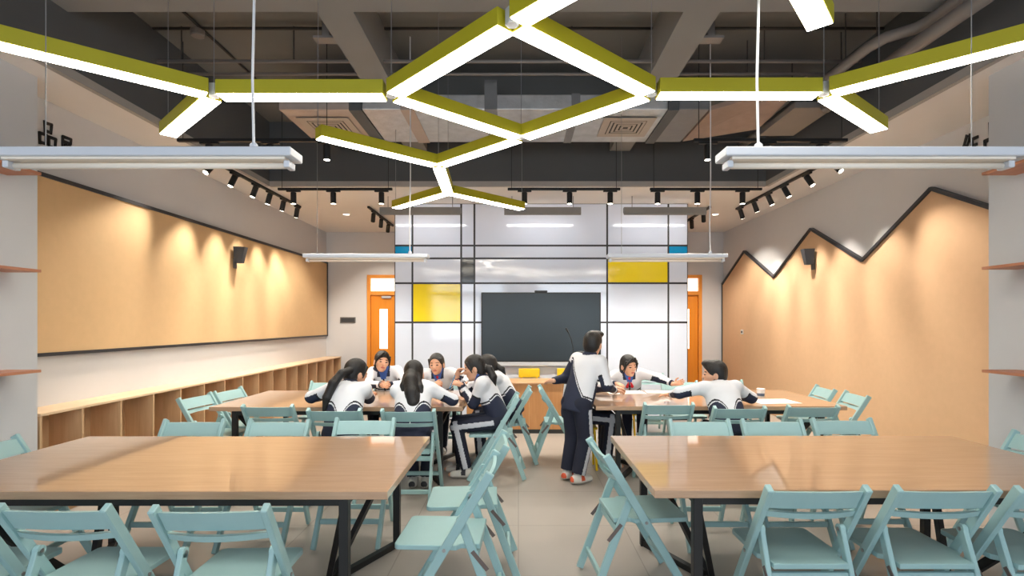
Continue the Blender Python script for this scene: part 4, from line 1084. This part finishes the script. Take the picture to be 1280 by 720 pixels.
def P_girl_longhair():
    person("girl seen from behind with long dark hair down the middle of her back", (-0.93, 4.63), 0,
       (0, -0.055, 0.575), (-0.03, 0.17, 0.95), (-0.045, 0.26, 1.06), (8, -14, -3), (-0.08, 0.58, 0.835), (0.20, 0.42, 0.83), (-0.2, -0.6, -0.3), (0.9, -0.4, -0.3), sit_legs(ax=0.06, ay=0.29),
       tail=[chain([(-0.045, 0.155, 1.08), (-0.04, 0.09, 1.03), (-0.02, 0.035, 0.93), (0.0, 0.01, 0.84), (0.02, 0.0, 0.755)], [0.05, 0.06, 0.062, 0.055, 0.02]),
             chain([(0.0, 0.16, 1.06), (0.045, 0.08, 0.97), (0.07, 0.04, 0.83), (0.065, 0.02, 0.77)], [0.035, 0.03, 0.022, 0.008]), chain([(-0.02, 0.09, 1.0), (-0.05, 0.03, 0.88), (-0.035, 0.0, 0.775)], [0.03, 0.026, 0.008]), chain([(-0.01, 0.08, 1.02), (0.03, 0.015, 0.9), (0.055, -0.005, 0.79)], [0.03, 0.026, 0.008]), chain([(-0.09, 0.16, 1.06), (-0.10, 0.09, 0.98), (-0.08, 0.05, 0.86)], [0.035, 0.035, 0.018])],
       hands={'l': ((0.2, 1, 0), UP, 0.3), 'r': ((-0.3, 1, 0), UP, 0.35)})
def P_girl_door():
    person('girl facing the viewer in front of the orange door, hands together on the table', (-1.60, 6.46), 180,
       (0, -0.045, 0.575), (0.02, 0.10, 0.97), (0.04, 0.165, 1.075), (28, 0, -9), (-0.10, 0.36, 0.825), (-0.02, 0.38, 0.825), (-0.7, -0.6, 0.0), (0.7, -0.6, 0.05), sit_legs(),
       tail=[chain([(0.07, 0.05, 1.07), (0.085, 0.06, 0.98), (0.09, 0.075, 0.91)], [0.03, 0.026, 0.012])], fringe=0.016,
       hands={'l': ((0.4, 1, 0.1), (1, 0, -0.4), 0.6), 'r': ((-0.6, 1, 0.05), (-1, 0, -0.4), 0.6)})
def P_girl_white_wall():
    person('girl facing the viewer before the white glass wall, hair tied back, eyes lowered', (-0.95, 6.46), 180,
       (0, -0.045, 0.575), (0.02, 0.12, 0.95), (0.03, 0.18, 1.045), (-8, -3, 4), (-0.30, 0.36, 0.83), (0.05, 0.36, 0.83), (-0.8, -0.5, 0.0), (0.6, -0.7, 0.05), sit_legs(ax=0.06, ay=0.29),
       tail=[], fringe=-0.006, scarf='scarf_red',
       hands={'l': ((-0.5, 1, 0), UP, 0.3), 'r': ((-0.8, 0.6, 0.2), (-0.6, -0.5, -0.3), 0.7)})
def P_girl_profile():
    lg = [[(-0.078, -0.03, 0.566), (-0.10, 0.39, 0.515), (-0.10, 0.29, 0.085), (-0.10, 0.45, 0.04)], [(0.078, -0.03, 0.566), (0.09, 0.40, 0.525), (0.09, 0.36, 0.085), (0.1, 0.52, 0.035)]]
    person('girl seated side on at the table end with one hand at her cheek', (-0.225, 5.31), 90,
       (0, -0.03, 0.575), (0.0, 0.14, 0.965), (0.0, 0.225, 1.085), (0, -16, 0), (-0.06, 0.35, 0.915), (0.055, 0.40, 0.99), (-0.3, -1, -0.5), (0.1, 0.5, -1), lg, free=True,
       tail=[chain([(0.0, 0.135, 1.10), (-0.02, 0.07, 1.08), (-0.04, 0.03, 1.0), (-0.05, 0.015, 0.90)], [0.032, 0.038, 0.04, 0.018])], fringe=-0.01,
       hands={'l': ((0.3, 1, 0.25), (0.6, 0, -0.6), 0.6), 'r': ((-0.25, -0.5, 1), (-0.5, -0.6, 0), 0.5)})
def P_pupil_hidden():
    person('pupil in a white and navy jacket half hidden behind the girl seated side on', (-0.085, 5.86), 90,
       (0, -0.045, 0.575), (0.0, 0.17, 0.96), (0.0, 0.27, 1.055), (0, -14, 0), (-0.05, 0.46, 0.865), (0.06, 0.46, 0.865), (-0.3, -0.7, -0.3), (0.3, -0.7, -0.3), sit_legs(),
       tail=[chain([(0.0, 0.18, 1.08), (-0.02, 0.10, 1.03), (-0.03, 0.06, 0.93)], [0.03, 0.034, 0.016])])
def P_boy_standing():
    # leaning over the table end; faces right and away from the viewer
    lg = [[(-0.075, 0.0, 0.76), (-0.10, 0.06, 0.42), (-0.115, -0.01, 0.09), (-0.15, 0.14, 0.035)], [(0.075, -0.01, 0.76), (0.075, 0.04, 0.42), (0.055, -0.05, 0.09), (0.09, 0.10, 0.035)]]
    person("boy standing with his back to the viewer in a navy jacket and grey striped trousers", (0.57, 5.10), -46,
       (0.0, 0.02, 0.80), (0.02, 0.16, 1.19), (0.03, 0.215, 1.33), (16, -4, 2), (-0.23, -0.09, 0.97), (0.20, 0.34, 0.875), (-0.5, 0.1, -0.8), (0.5, -0.9, -0.4), lg,
       hem=0.13, baggy=0.012, yoke=True,
       hair='short', shoes=('shoe_white', 'shoe_orange'), hands={'l': ((-1, 0.2, -0.1), (0, 0.3, -1), 0.4), 'r': ((0.2, 1, -0.1), UP, 0.4)})
def P_pupil_behind_boy():
    person('seated pupil almost hidden behind the standing boy, one striped knee showing', (0.62, 5.63), -90,
       (0, -0.055, 0.575), (0.0, 0.0, 0.98), (0.0, 0.06, 1.10), (0, -12, 0), (-0.10, 0.42, 0.84), (0.02, 0.42, 0.84), (-0.6, -0.6, -0.2), (0.3, -0.7, -0.3), sit_legs(ky=0.36, ay=0.31),
       hair='short')
def P_girl_scarf():
    person('girl with a red neck scarf facing the viewer, one arm stretched along the table', (1.36, 6.48), 180,
       (0, -0.045, 0.575), (0.03, 0.12, 0.935), (0.035, 0.185, 1.025), (24, -8, 3), (-0.46, 0.30, 0.83), (0.22, 0.35, 0.83), (-0.6, -0.6, -0.1), (0.8, -0.5, -0.2), sit_legs(ky=0.34),
       tail=[], fringe=0.012, scarf='scarf_red',
       hands={'l': ((-1, 0.25, 0.25), (0, 0.8, 0.3), 0.25), 'r': ((-0.4, 1, 0), UP, 0.4)})
def P_boy_white():
    person("boy in a white jacket seated with his back to the viewer, head turned left", (1.93, 4.79), 0,
       (0, -0.055, 0.575), (-0.015, 0.20, 0.945), (-0.045, 0.26, 1.05), (72, -4, 0), (-0.40, 0.44, 0.83), (0.20, 0.46, 0.83), (-1, -0.5, -0.1), (1, -0.6, -0.3), sit_legs(),
       hair='short', fringe=0.005, hands={'l': ((-1, 0.4, 0), UP, 0.3), 'r': ((-0.4, 1, 0), UP, 0.4)})
for fn in (P_girl_ponytail, P_girl_longhair, P_girl_door, P_girl_white_wall, P_girl_profile, P_pupil_hidden, P_boy_standing, P_pupil_behind_boy, P_girl_scarf, P_boy_white): fn()

# ------------------------------------------------------------------ lights
def spot(e, d, power, size, blend, name='spot_beam', col=(1.0, 0.92, 0.80)):
    l = D.lights.new(name, 'SPOT'); l.energy = power; l.spot_size = rd(size); l.spot_blend = blend; l.color = col; l.shadow_soft_size = 0.03
    o = D.objects.new(name, l); COL.objects.link(o); o.location = e + d * 0.012
    o.rotation_euler = d.to_track_quat('-Z', 'Y').to_euler()
for e, d, k in spots: spot(e, d, 135, 52, 0.9)
for e, d in s2 + s3: spot(e, d, 40, 70, 0.6)
for e, d in s4: spot(e, d, 60, 95, 0.8)
for e, d in s5: spot(e, d, 75, 118, 0.5)
for x in (-2.99, 3.42): spot(Vector((x, 9.1, ZC - 0.02)), Vector((0, 0, -1)), 140, 120, 0.6)

# daylight through the windows behind the viewer
w = D.worlds.new('daylight'); scene.world = w; w.use_nodes = True
bg = w.node_tree.nodes['Background']; bg.inputs['Color'].default_value = (0.80, 0.90, 1.0, 1); bg.inputs['Strength'].default_value = 5.5
for x0, x1 in WN:
    l = D.lights.new('window_portal', 'AREA'); l.shape = 'RECTANGLE'; l.size = x1 - x0; l.size_y = WZ1 - WZ0; l.cycles.is_portal = True
    o = D.objects.new('window_portal', l); COL.objects.link(o); o.location = ((x0 + x1) / 2, YF - 0.16, (WZ0 + WZ1) / 2); o.rotation_euler = (PI / 2, 0, 0)

# ------------------------------------------------------------------ camera and view
cam = D.cameras.new('camera'); co = D.objects.new('camera', cam); COL.objects.link(co)
co.location = (0, 0, H); co.rotation_euler = (PI / 2, 0, 0)
cam.sensor_width = 36; cam.lens = F / 1280 * 36; cam.shift_x = -(VX - 640) / 1280; cam.shift_y = (VY - 360) / 1280; cam.clip_start = 0.05
scene.camera = co
vs = scene.view_settings; vs.view_transform = 'Standard'; vs.look = 'None'; vs.exposure = 0.22; vs.gamma = 1.0; vs.use_curve_mapping = False
scene.cycles.use_denoising = True; scene.cycles.max_bounces = 8; scene.cycles.diffuse_bounces = 5; scene.cycles.sample_clamp_indirect = 8
